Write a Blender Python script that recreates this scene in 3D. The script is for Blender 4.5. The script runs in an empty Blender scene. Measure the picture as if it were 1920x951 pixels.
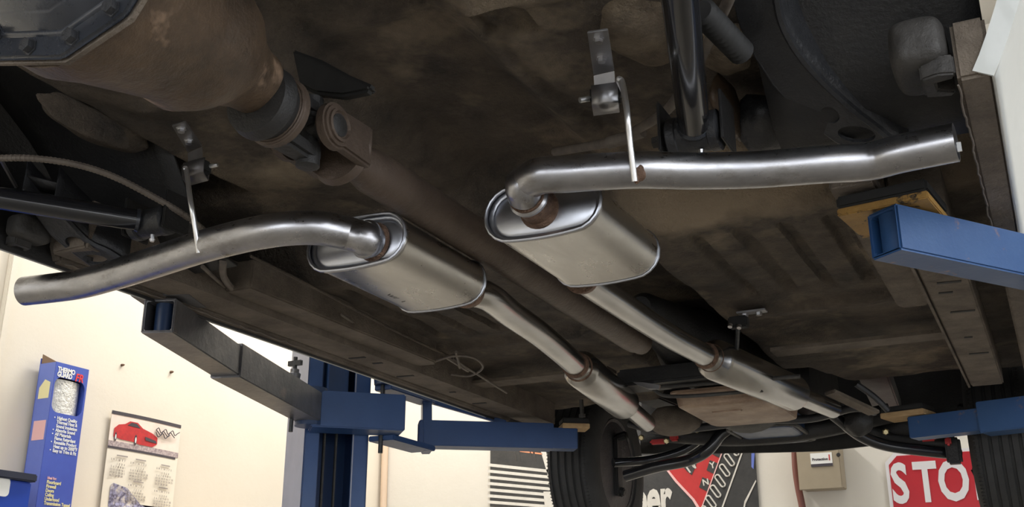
import bpy, bmesh, math, random
from mathutils import Vector, Matrix, noise
random.seed(7)
sc = bpy.context.scene
col = sc.collection
# ------------------------------------------------------------------ camera
H0 = 1.05                                   # camera height above the shop floor
FPX, PSI, PIT = 2000.0, math.radians(26.8), math.radians(19.15)
c_, s_ = math.cos(PSI), math.sin(PSI)
RT = Vector((c_, s_, 0)); HZ = Vector((-s_, c_, 0)); ZU = Vector((0, 0, 1))
FW = HZ*math.cos(PIT) + ZU*math.sin(PIT); UP = ZU*math.cos(PIT) - HZ*math.sin(PIT)
cd = bpy.data.cameras.new('camera'); cam = bpy.data.objects.new('camera', cd); col.objects.link(cam)
cd.sensor_width = 36; cd.lens = FPX/1920*36; cd.clip_start = .02; cd.clip_end = 200
m = Matrix.Identity(4)
for i in range(3):
    m[i][0] = RT[i]; m[i][1] = UP[i]; m[i][2] = -FW[i]
m[2][3] = H0
cam.matrix_world = m
sc.camera = cam
# ------------------------------------------------------------------ world, lights, exposure
sc.view_settings.view_transform = 'Standard'; sc.view_settings.look = 'None'
sc.view_settings.gamma = 1; sc.view_settings.use_curve_mapping = False
sc.view_settings.exposure = 0.0
w = bpy.data.worlds.new('sky'); sc.world = w; w.use_nodes = True
w.node_tree.nodes['Background'].inputs[0].default_value = (.93, .96, 1, 1)
w.node_tree.nodes['Background'].inputs[1].default_value = 3.4
def area(name, loc, size, power, rot=(0, 0, 0), colr=(1, .98, .95)):
    l = bpy.data.lights.new(name, 'AREA'); l.shape = 'RECTANGLE'; l.size, l.size_y = size
    l.energy = power; l.color = colr
    o = bpy.data.objects.new(name, l); col.objects.link(o); o.location = loc; o.rotation_euler = rot
    return o
area('ceiling_tube_light', (-3.0, 2.6, H0+3.1), (.3, 2.4), 36)
area('ceiling_tube_light', (-3.0, 4.9, H0+3.1), (.3, 2.0), 95)
area('ceiling_tube_light', (-1.0, 5.3, H0+3.1), (2.4, .3), 32)
area('ceiling_tube_light', (1.9, 3.0, H0+3.1), (.3, 2.4), 25)
# ------------------------------------------------------------------ helpers
def ray(px, py): return FW + RT*((px-960)/FPX) - UP*((py-475.5)/FPX)
def PZ(px, py, z): r = ray(px, py); return r*(z/r.z)
def PX(px, py, x): r = ray(px, py); return r*(x/r.x)
def PY(px, py, y): r = ray(px, py); return r*(y/r.y)
def PD(px, py, d): return ray(px, py)*d
def PP(px, py, p, n): r = ray(px, py); return r*(Vector(p).dot(n)/r.dot(n))
def sm(t): t = max(0., min(1., t)); return t*t*(3-2*t)
def spline(pts, k=8):
    p = [Vector(q) for q in pts]; out = []
    for i in range(len(p)-1):
        a = p[i-1] if i else p[0]*2-p[1]; b = p[i]; c = p[i+1]; d = p[i+2] if i+2 < len(p) else p[i+1]*2-p[i]
        for j in range(k):
            t = j/k
            out.append(.5*((2*b)+(c-a)*t+(2*a-5*b+4*c-d)*t*t+(3*b-a-3*c+d)*t**3))
    out.append(p[-1]); return out
class MB:
    def __init__(s): s.v = []; s.f = []
    def add(s, vs, fs):
        o = len(s.v); s.v += [Vector(v) for v in vs]; s.f += [tuple(i+o for i in f) for f in fs]; return s
    def hexa(s, p): return s.add(p, [(3,2,1,0),(4,5,6,7),(0,1,5,4),(1,2,6,5),(2,3,7,6),(3,0,4,7)])
    def box(s, c, sz, R=None):
        c = Vector(c); h = Vector(sz)/2; R = R or Matrix.Identity(3)
        return s.hexa([c+R@Vector((x*h.x, y*h.y, z*h.z)) for z in (-1, 1) for x, y in ((-1,-1),(1,-1),(1,1),(-1,1))])
    def beam(s, a, b, w, h, up=(0,0,1)):
        a, b = Vector(a), Vector(b); d = (b-a).normalized(); sd = d.cross(Vector(up)).normalized(); u = sd.cross(d)
        P = [e+sd*(i*w/2)+u*(j*h/2) for e in (a, b) for i, j in ((-1,-1),(1,-1),(1,1),(-1,1))]
        return s.hexa(P)
    def sweep(s, path, prof, up=(0,0,1), caps=True, closed=True):
        path = [Vector(p) for p in path]; n = len(prof); o = len(s.v); up = Vector(up)
        for i, p in enumerate(path):
            d = (path[min(i+1, len(path)-1)]-path[max(i-1, 0)]).normalized()
            sd = d.cross(up).normalized(); u = sd.cross(d)
            s.v += [p+sd*a+u*b for a, b in prof]
        for i in range(len(path)-1):
            for j in range(n if closed else n-1):
                k = (j+1) % n; s.f.append((o+i*n+j, o+i*n+k, o+(i+1)*n+k, o+(i+1)*n+j))
        if caps and closed: s.f.append(tuple(o+j for j in range(n))[::-1]); s.f.append(tuple(o+(len(path)-1)*n+j for j in range(n)))
        return s
    def tube(s, path, r, n=14, caps=True, hollow=0):
        path = [Vector(p) for p in path]; L = len(path)
        R = r if isinstance(r, (list, tuple)) else [r]*L
        d = (path[1]-path[0]).normalized(); ref = Vector((0,0,1)) if abs(d.z) < .9 else Vector((1,0,0))
        nrm = d.cross(ref).normalized(); o = len(s.v)
        for i, p in enumerate(path):
            t = (path[min(i+1, L-1)]-path[max(i-1, 0)])
            t = t.normalized() if t.length > 1e-9 else d
            nrm = (nrm-t*nrm.dot(t)).normalized(); b = t.cross(nrm)
            s.v += [p+(nrm*math.cos(a)+b*math.sin(a))*R[i] for a in [2*math.pi*j/n for j in range(n)]]
        for i in range(L-1):
            for j in range(n):
                k = (j+1) % n; s.f.append((o+i*n+j, o+i*n+k, o+(i+1)*n+k, o+(i+1)*n+j))
        if caps: s.f.append(tuple(o+j for j in range(n))[::-1]); s.f.append(tuple(o+(L-1)*n+j for j in range(n)))
        return s
    def pipe(s, path, r, wall=.003, n=24):
        # open-ended tube with wall thickness
        a = MB().tube(path, r, n, caps=False); b = MB().tube(path, r-wall, n, caps=False)
        L = len(path); o1 = len(s.v); s.add(a.v, a.f); o2 = len(s.v); s.add(b.v, [f[::-1] for f in b.f])
        for e in (0, L-1):
            for j in range(n):
                k = (j+1) % n; q = (o1+e*n+j, o1+e*n+k, o2+e*n+k, o2+e*n+j); s.f.append(q if e else q[::-1])
        return s
    def lathe(s, o0, axis, prof, n=24, ref=None):
        ax = Vector(axis).normalized(); ref = Vector(ref) if ref else (Vector((0,0,1)) if abs(ax.z) < .9 else Vector((1,0,0)))
        a = (ref-ax*ref.dot(ax)).normalized(); b = ax.cross(a); o = len(s.v); L = len(prof); o0 = Vector(o0)
        for t, r in prof:
            s.v += [o0+ax*t+(a*math.cos(q)+b*math.sin(q))*max(r, 1e-5) for q in [2*math.pi*j/n for j in range(n)]]
        for i in range(L-1):
            for j in range(n):
                k = (j+1) % n; s.f.append((o+i*n+j, o+i*n+k, o+(i+1)*n+k, o+(i+1)*n+j))
        s.f.append(tuple(o+j for j in range(n))[::-1]); s.f.append(tuple(o+(L-1)*n+j for j in range(n)))
        return s
    def prism(s, pts, vec):
        n = len(pts); vec = Vector(vec); p = [Vector(q) for q in pts]
        return s.add(p+[q+vec for q in p], [tuple(range(n))[::-1], tuple(range(n, 2*n))]+[(i, (i+1) % n, n+(i+1) % n, n+i) for i in range(n)])
    def plate(s, outer, holes, vec):
        bm = bmesh.new(); loops = [outer]+list(holes); ed = []
        for lp in loops:
            vs = [bm.verts.new(Vector(p)) for p in lp]
            ed += [bm.edges.new((vs[i], vs[(i+1) % len(vs)])) for i in range(len(vs))]
        bmesh.ops.triangle_fill(bm, use_beauty=True, edges=ed)
        bm.verts.index_update(); n = len(bm.verts); vec = Vector(vec)
        P = [v.co.copy() for v in bm.verts]; T = [tuple(v.index for v in f.verts) for f in bm.faces]
        bm.free(); q = 0; side = []
        for lp in loops:
            k = len(lp); side += [(q+i, q+(i+1) % k, n+q+(i+1) % k, n+q+i) for i in range(k)]; q += k
        return s.add(P+[p+vec for p in P], T+[tuple(n+i for i in t)[::-1] for t in T]+side)
    def grid(s, fn, nu, nv):
        o = len(s.v)
        for i in range(nu+1):
            for j in range(nv+1): s.v.append(Vector(fn(i/nu, j/nv)))
        for i in range(nu):
            for j in range(nv):
                a = o+i*(nv+1)+j; s.f.append((a, a+nv+1, a+nv+2, a+1))
        return s
    def build(s, name, mat, parent=None, bevel=0, seg=2, label=None, angle=38, weld=False, solid=0, local=False):
        base = Vector((0,0,0)); q = parent
        while q is not None: base += q.location; q = q.parent
        if local: base = Vector((0,0,0)); loc = Vector((0,0,0))
        elif parent is None:
            xs = [v.x for v in s.v]; ys = [v.y for v in s.v]; zs = [v.z for v in s.v]
            loc = Vector(((min(xs)+max(xs))/2, (min(ys)+max(ys))/2, min(zs)))
        else: loc = Vector((0,0,0))
        me = bpy.data.meshes.new(name)
        me.from_pydata([tuple(v-base-loc) for v in s.v], [], s.f); 
        bm = bmesh.new(); bm.from_mesh(me)
        if weld: bmesh.ops.remove_doubles(bm, verts=bm.verts, dist=1e-5)
        bmesh.ops.recalc_face_normals(bm, faces=bm.faces)
        if bevel:
            es = [e for e in bm.edges if len(e.link_faces) == 2 and e.calc_face_angle(0) > .5]
            bmesh.ops.bevel(bm, geom=es, offset=bevel, segments=seg, affect='EDGES', clamp_overlap=True)
        bm.to_mesh(me); bm.free()
        for p in me.polygons: p.use_smooth = True
        me.set_sharp_from_angle(angle=math.radians(angle))
        o = bpy.data.objects.new(name, me); col.objects.link(o); o.location = loc
        if parent is not None: o.parent = parent
        if mat: me.materials.append(mat)
        if solid:
            md = o.modifiers.new('thickness', 'SOLIDIFY'); md.thickness = solid; md.offset = 0
        if label: o['label'] = label
        return o
def tag(o, label, cat, group=None, kind=None):
    if kind: o['kind'] = kind
    if label: o['label'] = label
    if cat: o['category'] = cat
    if group: o['group'] = group
    return o
def thing(name, loc, label, cat, group=None):
    o = bpy.data.objects.new(name, None); o.empty_display_size = .05; col.objects.link(o); o.location = loc
    return tag(o, label, cat, group)
def inst(src, loc, parent, rot=None):
    o = src.copy(); col.objects.link(o); o.parent = parent
    base = Vector((0,0,0)); q = parent
    while q is not None: base += q.location; q = q.parent
    o.location = Vector(loc)-base
    if rot is not None: o.rotation_euler = rot.to_euler()
    return o
def frame(right, up):
    r = Vector(right).normalized(); u = Vector(up).normalized(); n = r.cross(u)
    u = n.cross(r); M = Matrix((r, u, n)).transposed(); return M
def text(body, size, org, right, up, mat, parent, name='lettering', bold=0, thick=.0006, align='LEFT', sx=1, spacing=1, line=1, shear=0):
    cu = bpy.data.curves.new('t', 'FONT'); cu.body = body; cu.size = size; cu.extrude = thick; cu.offset = bold
    cu.align_x = align; cu.space_character = spacing; cu.space_line = line; cu.resolution_u = 3; cu.shear = shear
    to = bpy.data.objects.new('t', cu); col.objects.link(to)
    me = bpy.data.meshes.new_from_object(to.evaluated_get(bpy.context.evaluated_depsgraph_get()))
    bpy.data.objects.remove(to); bpy.data.curves.remove(cu)
    M = frame(right, up); b = MB()
    b.add([Vector(org)+M@Vector((v.co.x*sx, v.co.y, v.co.z)) for v in me.vertices], [tuple(p.vertices) for p in me.polygons])
    bpy.data.meshes.remove(me)
    return b.build(name, mat, parent)
# ------------------------------------------------------------------ materials
def mk(name, c1, c2=None, scale=5, rough=.6, metal=0, bump=0, bscale=60, stretch=(1,1,1), lo=.35, hi=.65, c3=None, s3=2, lo3=.5, hi3=.7, rvar=.12, spec=.5, coat=0, det=9, nr=.68):
    m = bpy.data.materials.new(name); m.use_nodes = True; N = m.node_tree.nodes; L = m.node_tree.links
    B = N['Principled BSDF']; B.inputs['Roughness'].default_value = rough; B.inputs['Metallic'].default_value = metal
    B.inputs['Specular IOR Level'].default_value = spec; B.inputs['Coat Weight'].default_value = coat
    B.inputs['Base Color'].default_value = (*c1, 1)
    tc = N.new('ShaderNodeTexCoord'); mp = N.new('ShaderNodeMapping'); mp.inputs['Scale'].default_value = stretch
    L.new(tc.outputs['Object'], mp.inputs['Vector'])
    def nz(s, d=det, r=nr):
        n = N.new('ShaderNodeTexNoise'); n.inputs['Scale'].default_value = s; n.inputs['Detail'].default_value = d; n.inputs['Roughness'].default_value = r
        L.new(mp.outputs['Vector'], n.inputs['Vector']); return n
    def ramp(src, a, b, ca, cb):
        r = N.new('ShaderNodeValToRGB'); r.color_ramp.elements[0].position = a; r.color_ramp.elements[1].position = b
        r.color_ramp.elements[0].color = ca; r.color_ramp.elements[1].color = cb; L.new(src, r.inputs[0]); return r
    if c2:
        n = nz(scale); r = ramp(n.outputs['Fac'], lo, hi, (*c1, 1), (*c2, 1)); out = r.outputs[0]
        if c3:
            n3 = nz(s3, 5); r3 = ramp(n3.outputs['Fac'], lo3, hi3, (0,0,0,1), (1,1,1,1))
            mx = N.new('ShaderNodeMix'); mx.data_type = 'RGBA'; L.new(r3.outputs[0], mx.inputs[0]); L.new(out, mx.inputs[6])
            mx.inputs[7].default_value = (*c3, 1); out = mx.outputs[2]
        L.new(out, B.inputs['Base Color'])
        if rvar:
            mr = N.new('ShaderNodeMapRange'); mr.inputs['To Min'].default_value = max(.02, rough-rvar); mr.inputs['To Max'].default_value = min(1, rough+rvar)
            n2 = nz(scale*2.3); L.new(n2.outputs['Fac'], mr.inputs['Value']); L.new(mr.outputs[0], B.inputs['Roughness'])
    if bump:
        nb = nz(bscale, 4, .7); bp = N.new('ShaderNodeBump'); bp.inputs['Strength'].default_value = bump; bp.inputs['Distance'].default_value = .012
        L.new(nb.outputs['Fac'], bp.inputs['Height']); L.new(bp.outputs['Normal'], B.inputs['Normal'])
    return m
M = {}
M['under'] = mk('undercoat', (.052,.043,.035), (.15,.118,.088), 8, .8, 0, 1, 110, c3=(.37,.295,.205), s3=2.6, lo3=.54, hi3=.74)
def lit_band(m, y0, hw, colr, xmin, strength=1.0):
    # a sandy band, the kick-up's brighter light painted in, broken up by noise
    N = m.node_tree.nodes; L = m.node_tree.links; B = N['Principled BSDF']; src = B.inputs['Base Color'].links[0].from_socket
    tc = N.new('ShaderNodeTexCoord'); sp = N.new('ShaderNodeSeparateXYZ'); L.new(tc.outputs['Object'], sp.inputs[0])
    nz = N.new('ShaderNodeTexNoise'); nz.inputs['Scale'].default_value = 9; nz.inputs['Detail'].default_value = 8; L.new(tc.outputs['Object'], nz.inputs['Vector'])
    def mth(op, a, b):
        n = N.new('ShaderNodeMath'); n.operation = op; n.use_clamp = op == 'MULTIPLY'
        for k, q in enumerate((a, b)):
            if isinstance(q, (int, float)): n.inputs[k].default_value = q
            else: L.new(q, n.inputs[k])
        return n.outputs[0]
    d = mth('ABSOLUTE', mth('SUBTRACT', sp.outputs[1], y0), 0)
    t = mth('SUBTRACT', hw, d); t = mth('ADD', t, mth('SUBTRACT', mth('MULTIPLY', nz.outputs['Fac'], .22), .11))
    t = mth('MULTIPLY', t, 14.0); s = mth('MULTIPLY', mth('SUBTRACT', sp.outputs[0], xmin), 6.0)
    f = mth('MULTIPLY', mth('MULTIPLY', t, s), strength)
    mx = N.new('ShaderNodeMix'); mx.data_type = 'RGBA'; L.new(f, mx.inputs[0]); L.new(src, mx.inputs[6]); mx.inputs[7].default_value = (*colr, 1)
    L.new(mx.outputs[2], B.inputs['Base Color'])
lit_band(M['under'], -.31, .085, (.42,.33,.23), .10)
M['under2'] = mk('sill_undercoat', (.10,.08,.062), (.20,.165,.13), 9, .8, 0, .5, 120)
M['blackpan'] = mk('black_undercoat', (.010,.010,.011), (.024,.023,.022), 9, .55, 0, .25, 110)
M['rust'] = mk('oily_rust', (.04,.028,.019), (.13,.085,.052), 6, .5, .1, .4, 30, c3=(.46,.31,.21), s3=5, lo3=.57, hi3=.7)
M['shaft'] = mk('brown_driveshaft', (.066,.048,.037), (.118,.086,.065), 5, .48, .3, .25, 80)
M['black'] = mk('gloss_black_paint', (.012,.013,.016), None, rough=.22, coat=.5)
M['satin'] = mk('satin_black_paint', (.016,.017,.02), (.03,.031,.034), 8, .42, 0, .3, 60)
M['cover'] = mk('charcoal_painted_steel', (.022,.025,.032), (.04,.045,.056), 12, .28, .2, 0, 90, coat=.3)
M['muffler'] = mk('aluminised_steel', (.58,.57,.55), (.47,.46,.44), 9, .29, 1, 0, 40, (1,.4,1), c3=(.40,.38,.34), s3=7, lo3=.6, hi3=.8)
M['cap'] = mk('stamped_steel', (.55,.57,.62), (.46,.48,.53), 12, .33, 1, 0, 60)
M['pipe'] = mk('mill_steel_pipe', (.36,.36,.38), (.48,.48,.50), 16, .30, 1, 0, 60, (1,1,2.5), c3=(.25,.24,.23), s3=12, lo3=.52, hi3=.72)
M['pipe2'] = mk('brushed_pipe', (.34,.335,.33), (.46,.45,.435), 30, .23, 1, 0, 60, (1,.2,1), nr=.5, lo=.3, hi=.7, rvar=.06)
M['weld'] = mk('heat_rusted_weld', (.10,.06,.042), (.26,.165,.115), 40, .45, .8, .7, 150)
M['rod'] = mk('bright_steel_rod', (.8,.8,.8), None, rough=.3, metal=.85)
M['zinc'] = mk('zinc_bolt', (.6,.6,.62), None, rough=.3, metal=1)
M['galv'] = mk('bracket_steel', (.4,.4,.42), (.5,.5,.52), 20, .34, .9, 0, 60)
M['brkt'] = mk('dark_bracket_steel', (.16,.15,.15), (.22,.21,.21), 20, .4, .7)
M['rubber'] = mk('rubber', (.012,.012,.012), (.02,.02,.02), 20, .7)
M['tyre'] = mk('tyre_rubber', (.022,.022,.022), (.034,.034,.033), 12, .75, 0, .15, 80)
M['blue'] = mk('blue_lift_paint', (.017,.052,.155), (.022,.065,.185), 6, .42, 0, .04, 40)
M['bluelit'] = mk('scuffed_lit_blue_paint', (.021,.072,.20), (.03,.088,.22), 5, .42, .1, .05, 50, c3=(.24,.14,.11), s3=16, lo3=.62, hi3=.72)  # same lift paint, lightened for the stronger light on the right; scuffs are wear
M['navy'] = mk('navy_paint', (.012,.03,.085), (.02,.045,.11), 6, .35)
M['wornarm'] = mk('worn_grey_steel_arm', (.12,.12,.13), (.2,.195,.2), 9, .38, .6, .1, 60, (1,1,1), c3=(.3,.25,.21), s3=6, lo3=.6, hi3=.75)
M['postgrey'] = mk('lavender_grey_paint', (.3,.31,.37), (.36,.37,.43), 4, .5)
M['ochre'] = mk('worn_ochre_paint', (.42,.24,.06), (.30,.17,.05), 14, .6, 0, .3, 60, c3=(.03,.025,.02), s3=16, lo3=.56, hi3=.62)
M['timber'] = mk('pale_timber', (.55,.38,.2), (.42,.27,.13), 14, .7, 0, .2, 40, (1,6,6))
M['white'] = mk('white_car_paint', (.66,.68,.66), (.58,.60,.58), 4, .35, 0, 0, 60, (1,.4,1), coat=.4)
M['cream'] = mk('cream_wall_paint', (.78,.715,.60), (.75,.68,.565), 1.2, .75, 0, .06, 30)
M['fwall'] = mk('pale_wall_paint', (.72,.68,.60), (.68,.64,.56), 1.5, .75, 0, .06, 30)
M['concrete'] = mk('concrete_floor', (.30,.275,.235), (.23,.21,.18), 2, .55, 0, .1, 30)
M['ceil'] = mk('ceiling_paint', (.6,.58,.54), None, rough=.9)
M['paper'] = mk('calendar_paper', (.82,.76,.64), (.78,.72,.60), 3, .7)
M['ink'] = mk('dark_ink', (.06,.05,.06), None, rough=.7)
M['greyink'] = mk('grey_ink', (.35,.31,.28), None, rough=.7)
M['lilac'] = mk('printed_lilac_halftone', (.42,.42,.62), (.12,.11,.17), 60, .7, lo=.42, hi=.6, c3=(.72,.68,.66), s3=26, lo3=.5, hi3=.62)
M['pinkpaper'] = mk('printed_pink_sky', (.86,.68,.58), (.86,.76,.66), 8, .7)
M['gravel'] = mk('printed_gravel', (.25,.19,.2), (.6,.5,.48), 90, .7)
M['redink'] = mk('red_ink', (.6,.03,.03), (.42,.02,.025), 30, .5)
M['cardblue'] = mk('blue_printed_card', (.05,.085,.42), (.06,.11,.48), 4, .4)
M['cardside'] = mk('pale_blue_printed_card', (.13,.18,.55), (.16,.22,.60), 4, .4)
M['kraft'] = mk('brown_card', (.25,.16,.1), None, rough=.8)
M['foil'] = mk('silver_foil', (.85,.84,.8), (.7,.69,.66), 30, .3, .6, .5, 50)
M['wprint'] = mk('white_print', (.85,.85,.82), None, rough=.5)
M['yprint'] = mk('pale_yellow_print', (.85,.78,.42), None, rough=.5)
M['pinkprint'] = mk('pink_print', (.85,.5,.48), None, rough=.5)
M['cabblue'] = mk('blue_cabinet_paint', (.012,.06,.42), None, rough=.35)
M['cabdark'] = mk('dark_lid_plastic', (.02,.025,.05), None, rough=.4)
M['banner'] = mk('black_vinyl_banner', (.03,.03,.03), (.05,.049,.047), 12, .45, 0, .15, 20)
M['bred'] = mk('banner_red_print', (.55,.03,.03), (.48,.025,.025), 15, .45)
M['borange'] = mk('banner_orange_print', (.8,.3,.15), None, rough=.5)
M['bwhite'] = mk('banner_white_print', (.72,.69,.62), (.62,.59,.53), 18, .5)
M['ebox'] = mk('beige_enclosure_paint', (.38,.32,.23), (.34,.285,.2), 3, .5)
M['conduit'] = mk('red_brown_conduit', (.17,.06,.045), None, rough=.5)
M['signred'] = mk('sign_red', (.5,.025,.035), (.42,.02,.03), 3, .4)
M['signwhite'] = mk('sign_white', (.72,.70,.70), None, rough=.45)
M['castgrey'] = mk('grey_cast_metal', (.032,.03,.028), (.07,.066,.062), 14, .6, .2, .3, 60)
M['panrust'] = mk('tan_pan_metal', (.2,.13,.09), (.38,.28,.2), 8, .5, .4, .2, 60)
M['cable'] = mk('grey_cable_sheath', (.12,.1,.085), (.2,.17,.14), 30, .6)
M['chrome'] = mk('chrome', (.75,.75,.76), None, rough=.15, metal=1)
M['redpart'] = mk('red_polyurethane', (.5,.03,.03), None, rough=.4)
M['goldpass'] = mk('yellow_zinc', (.7,.6,.35), None, rough=.35, metal=.8)
V = Vector
# ------------------------------------------------------------------ the room
FL = -H0
def struct(name, b, mat, parent=None, **k):
    o = b.build(name, mat, parent, **k)
    if parent is None: o['kind'] = 'structure'
    return o
CEIL = 3.25
struct('floor', MB().box((-.5, -1, FL-.1), (12, 22, .2)), M['concrete'])
wl = struct('wall_left', MB().box((-4.1, 0.5, (CEIL+FL)/2), (.2, 11.2, CEIL-FL)), M['cream'])
wf = struct('wall_front', MB().box((.25, 6.1, (CEIL+FL)/2), (8.5, .2, CEIL-FL)), M['fwall'])
struct('wall_right', MB().box((4.6, 4.4, (CEIL+FL)/2), (.2, 3.4, CEIL-FL)), M['fwall'])
struct('ceiling', MB().box((.25, .5, CEIL+.1), (8.9, 11.4, .2)), M['ceil'])
b = MB(); b.tube([PY(724, 760, 5.975), PY(722, 951, 5.975)+V((0,0,-1.0))], .022, 12)
struct('trim_1', b, mk('corner_pipe_paint', (.66,.5,.36), None, rough=.6))
b = MB(); p = PX(14, 560, -3.985); b.box((-3.985, p.y, .6), (.03, .035, 3.2)); struct('trim_2', b, M['cream'], bevel=.004)
# marks and fixings in the left wall, children of the wall
for (x, y, r) in ((228, 685, .007), (320, 698, .008)):
    p = PX(x, y, -4.0); MB().lathe(p, (1,0,0), [(0, r), (.012, r*.8), (.02, r*.3)], 8).build('wall_anchor', M['weld'], wl)
# ------------------------------------------------------------------ tall blue insulation carton
bx0 = -3.87
y0 = PX(106, 680, bx0).y; y1 = PX(169, 680, bx0).y; zt = PX(106, 678, bx0).z; zb = .2; xb = bx0-.10
car_ = thing('insulation_carton', (bx0-.05, (y0+y1)/2, zb), 'tall blue carton of foil insulation with a cut-out window, standing against the cream wall', 'box')
def rrect(cy, cz, hw, hh, r, x, k=5):
    out = []
    for sx, sz, a0 in ((1,1,0),(-1,1,90),(-1,-1,180),(1,-1,270)):
        for j in range(k+1):
            a = math.radians(a0+90*j/k); out.append(V((x, cy+sx*(hw-r)+r*math.cos(a), cz+sz*(hh-r)+r*math.sin(a))))
    return out
wz = (PX(130, 745, bx0)).z; wy = y0+(y1-y0)*.49
b = MB(); b.plate([V((bx0, y0, zb)), V((bx0, y1, zb)), V((bx0, y1, zt)), V((bx0, y0, zt))], [rrect(wy, wz, (y1-y0)*.46, .078, .035, bx0)], (-.004, 0, 0)); b.build('front_panel', M['cardblue'], car_)
MB().box(((bx0+xb)/2-.002, y0+.002, (zb+zt)/2), (.096, .004, zt-zb-.001)).build('side_panel', M['cardside'], car_)
MB().box(((bx0+xb)/2-.002, y1-.002, (zb+zt)/2), (.096, .004, zt-zb-.001)).build('side_panel', M['cardblue'], car_)
MB().box((xb-.002, (y0+y1)/2, (zb+zt)/2), (.004, y1-y0, zt-zb+.05)).build('back_panel', M['cardblue'], car_)
b = MB(); b.prism([V((bx0-.004, y0+.004, zt)), V((xb, y0+.004, zt)), V((xb, y0+.004, zt+.045))], (0, .003, 0)); b.build('side_flap', M['kraft'], car_)
MB().box(((bx0+xb)/2, (y0+y1)/2, zt-.05), (.09, y1-y0-.01, .003)).build('inner_flap', M['kraft'], car_)
MB().prism([V((bx0-.05+.043*math.cos(a), wy+.088*math.sin(a), zb+.01)) for a in [k*math.pi/16 for k in range(32)]], (0,0,zt-zb-.08)).build('foil_roll', M['foil'], car_, label='silver foil roll showing in the window')
R_, U_ = V((0,1,0)), V((0,0,1)); ex = bx0+.0012
tw = (y1-y0)
text('THERMO\nGUARD', .03, (ex, y0+.012, zt-.04), R_, U_, M['wprint'], car_, bold=.0012, sx=.82, line=.75, spacing=.92)
text('FR', .05, (ex+.0008, y0+tw*.60, zt-.066), R_, U_, mk('bright_red_print', (.85,.04,.04), None, rough=.5), car_, bold=.001, sx=.85, shear=.15)
zz = PX(125, 788, bx0).z
text('Highest Quality\nThermal Heat &\nSound Insulation\nAbsorbs Sound\nAll Materials\nFlame Retardant\nReusable Product\nHeat up to 2000°F\nEasy to Trim & Fit', .0205, (ex, y0+tw*.24, zz-.005), R_, U_, M['wprint'], car_, bold=.0005, sx=.84, line=.86)
for k in (0, 3, 4, 6, 8): MB().box((ex, y0+tw*.17, zz+.002-k*.0176), (.0012, .005, .005)).build('bullet_mark', M['wprint'], car_)
zz = PX(115, 902, bx0).z
text('Ideal for:', .016, (ex, y0+tw*.2, zz), R_, U_, M['pinkprint'], car_, bold=.0004, sx=.85)
text('Floorboard\nFirewall\nDoors\nCeiling\nUnderhood\nTransmission Tunnel', .0205, (ex, y0+tw*.2, zz-.019), R_, U_, M['yprint'], car_, bold=.0005, sx=.8, line=.86)
p = zt-.11; MB().prism([V((bx0-.085, y0-.001, p-.05)), V((bx0-.02, y0-.001, p-.05)), V((bx0-.02, y0-.001, p+.02)), V((bx0-.055, y0-.001, p+.035)), V((bx0-.085, y0-.001, p))], (0, .0008, 0)).build('yellow_mark', M['yprint'], car_)
MB().box((bx0-.05, y0-.0008, zt-.30), (.075, .001, .085)).build('pink_mark', M['pinkprint'], car_)
# bench that carries the carton (just below the picture) and the blue cabinet beside it
wb = thing('workbench', (-3.7, 3.2, FL), 'low workbench against the cream wall under the blue carton', 'bench')
MB().box((-3.7, 3.92, zb-.033), (.58, 1.5, .06)).build('bench_top', M['timber'], wb, bevel=.004)
for x in (-3.95, -3.46):
    for y in (3.22, 4.62): MB().box((x, y, (zb-.06+FL)/2), (.06, .06, zb-.06-FL)).build('leg', M['satin'], wb)
ct = PX(30, 886, -3.55).z; cy1 = PX(63, 890, -3.55).y
cab = thing('tool_cabinet', (-3.75, cy1-.3, FL), 'bright blue steel cabinet with a dark lid at the left edge beside the carton', 'cabinet')
MB().box((-3.76, cy1-.3, (ct-.03+FL)/2), (.42, .6, ct-.03-FL)).build('body', M['cabblue'], cab, bevel=.006)
MB().box((-3.76, cy1-.3, ct-.014), (.45, .62, .03)).build('lid', M['cabdark'], cab, bevel=.005)
p = PX(-4, 912, -3.549); MB().plate(rrect(p.y, p.z, .05, .035, .018, -3.549), [], (.003, 0, 0)).build('badge', M['wprint'], cab)
# ------------------------------------------------------------------ wall calendar
cyl, cyr = PX(205, 775, -4).y, PX(335, 797, -4).y; ctz = .962; cbz = .28
cal = thing('wall_calendar', (-3.99, (cyl+cyr)/2, cbz), 'paper wall calendar with a red car picture, hung on the cream wall', 'calendar')
def cx_(t, z): return -3.985+.035*sm((.62-z)/.6)*(.3+.7*t)+.012*math.sin(t*3.1)
def sheet(t0, t1, z0, z1, off, mat, name, nu=14, nv=12):
    fn = lambda u, v: (cx_(t0+(t1-t0)*u, z0+(z1-z0)*v)+off, cyl+(cyr-cyl)*(t0+(t1-t0)*u), z0+(z1-z0)*v)
    b = MB(); b.grid(fn, nu, nv); n = len(b.v); bk = MB().grid(lambda u, v: (fn(u, v)[0]-.0008, *fn(u, v)[1:]), nu, nv)
    b.add(bk.v, [f[::-1] for f in bk.f]); return b.build(name, mat, cal)
H_ = ctz-cbz
sheet(0, 1, cbz, ctz, 0, M['paper'], 'page')
sheet(0, 1, ctz-.014, ctz+.002, .003, M['ink'], 'binding_strip', 14, 1)
sheet(0, 1, ctz-.165, ctz-.014, .0012, M['pinkpaper'], 'picture')
sheet(0, 1, ctz-.165, ctz-.14, .002, M['gravel'], 'picture_ground', 14, 2)
sheet(0, .96, ctz-.176, ctz-.165, .002, M['ink'], 'picture_border', 14, 1)
def flat(poly, off, mat, name):
    pts = [V((cx_(t, z)+off, cyl+(cyr-cyl)*t, z)) for t, z in poly]
    return MB().prism(pts, (.0006, 0, 0)).build(name, mat, cal)
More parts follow.
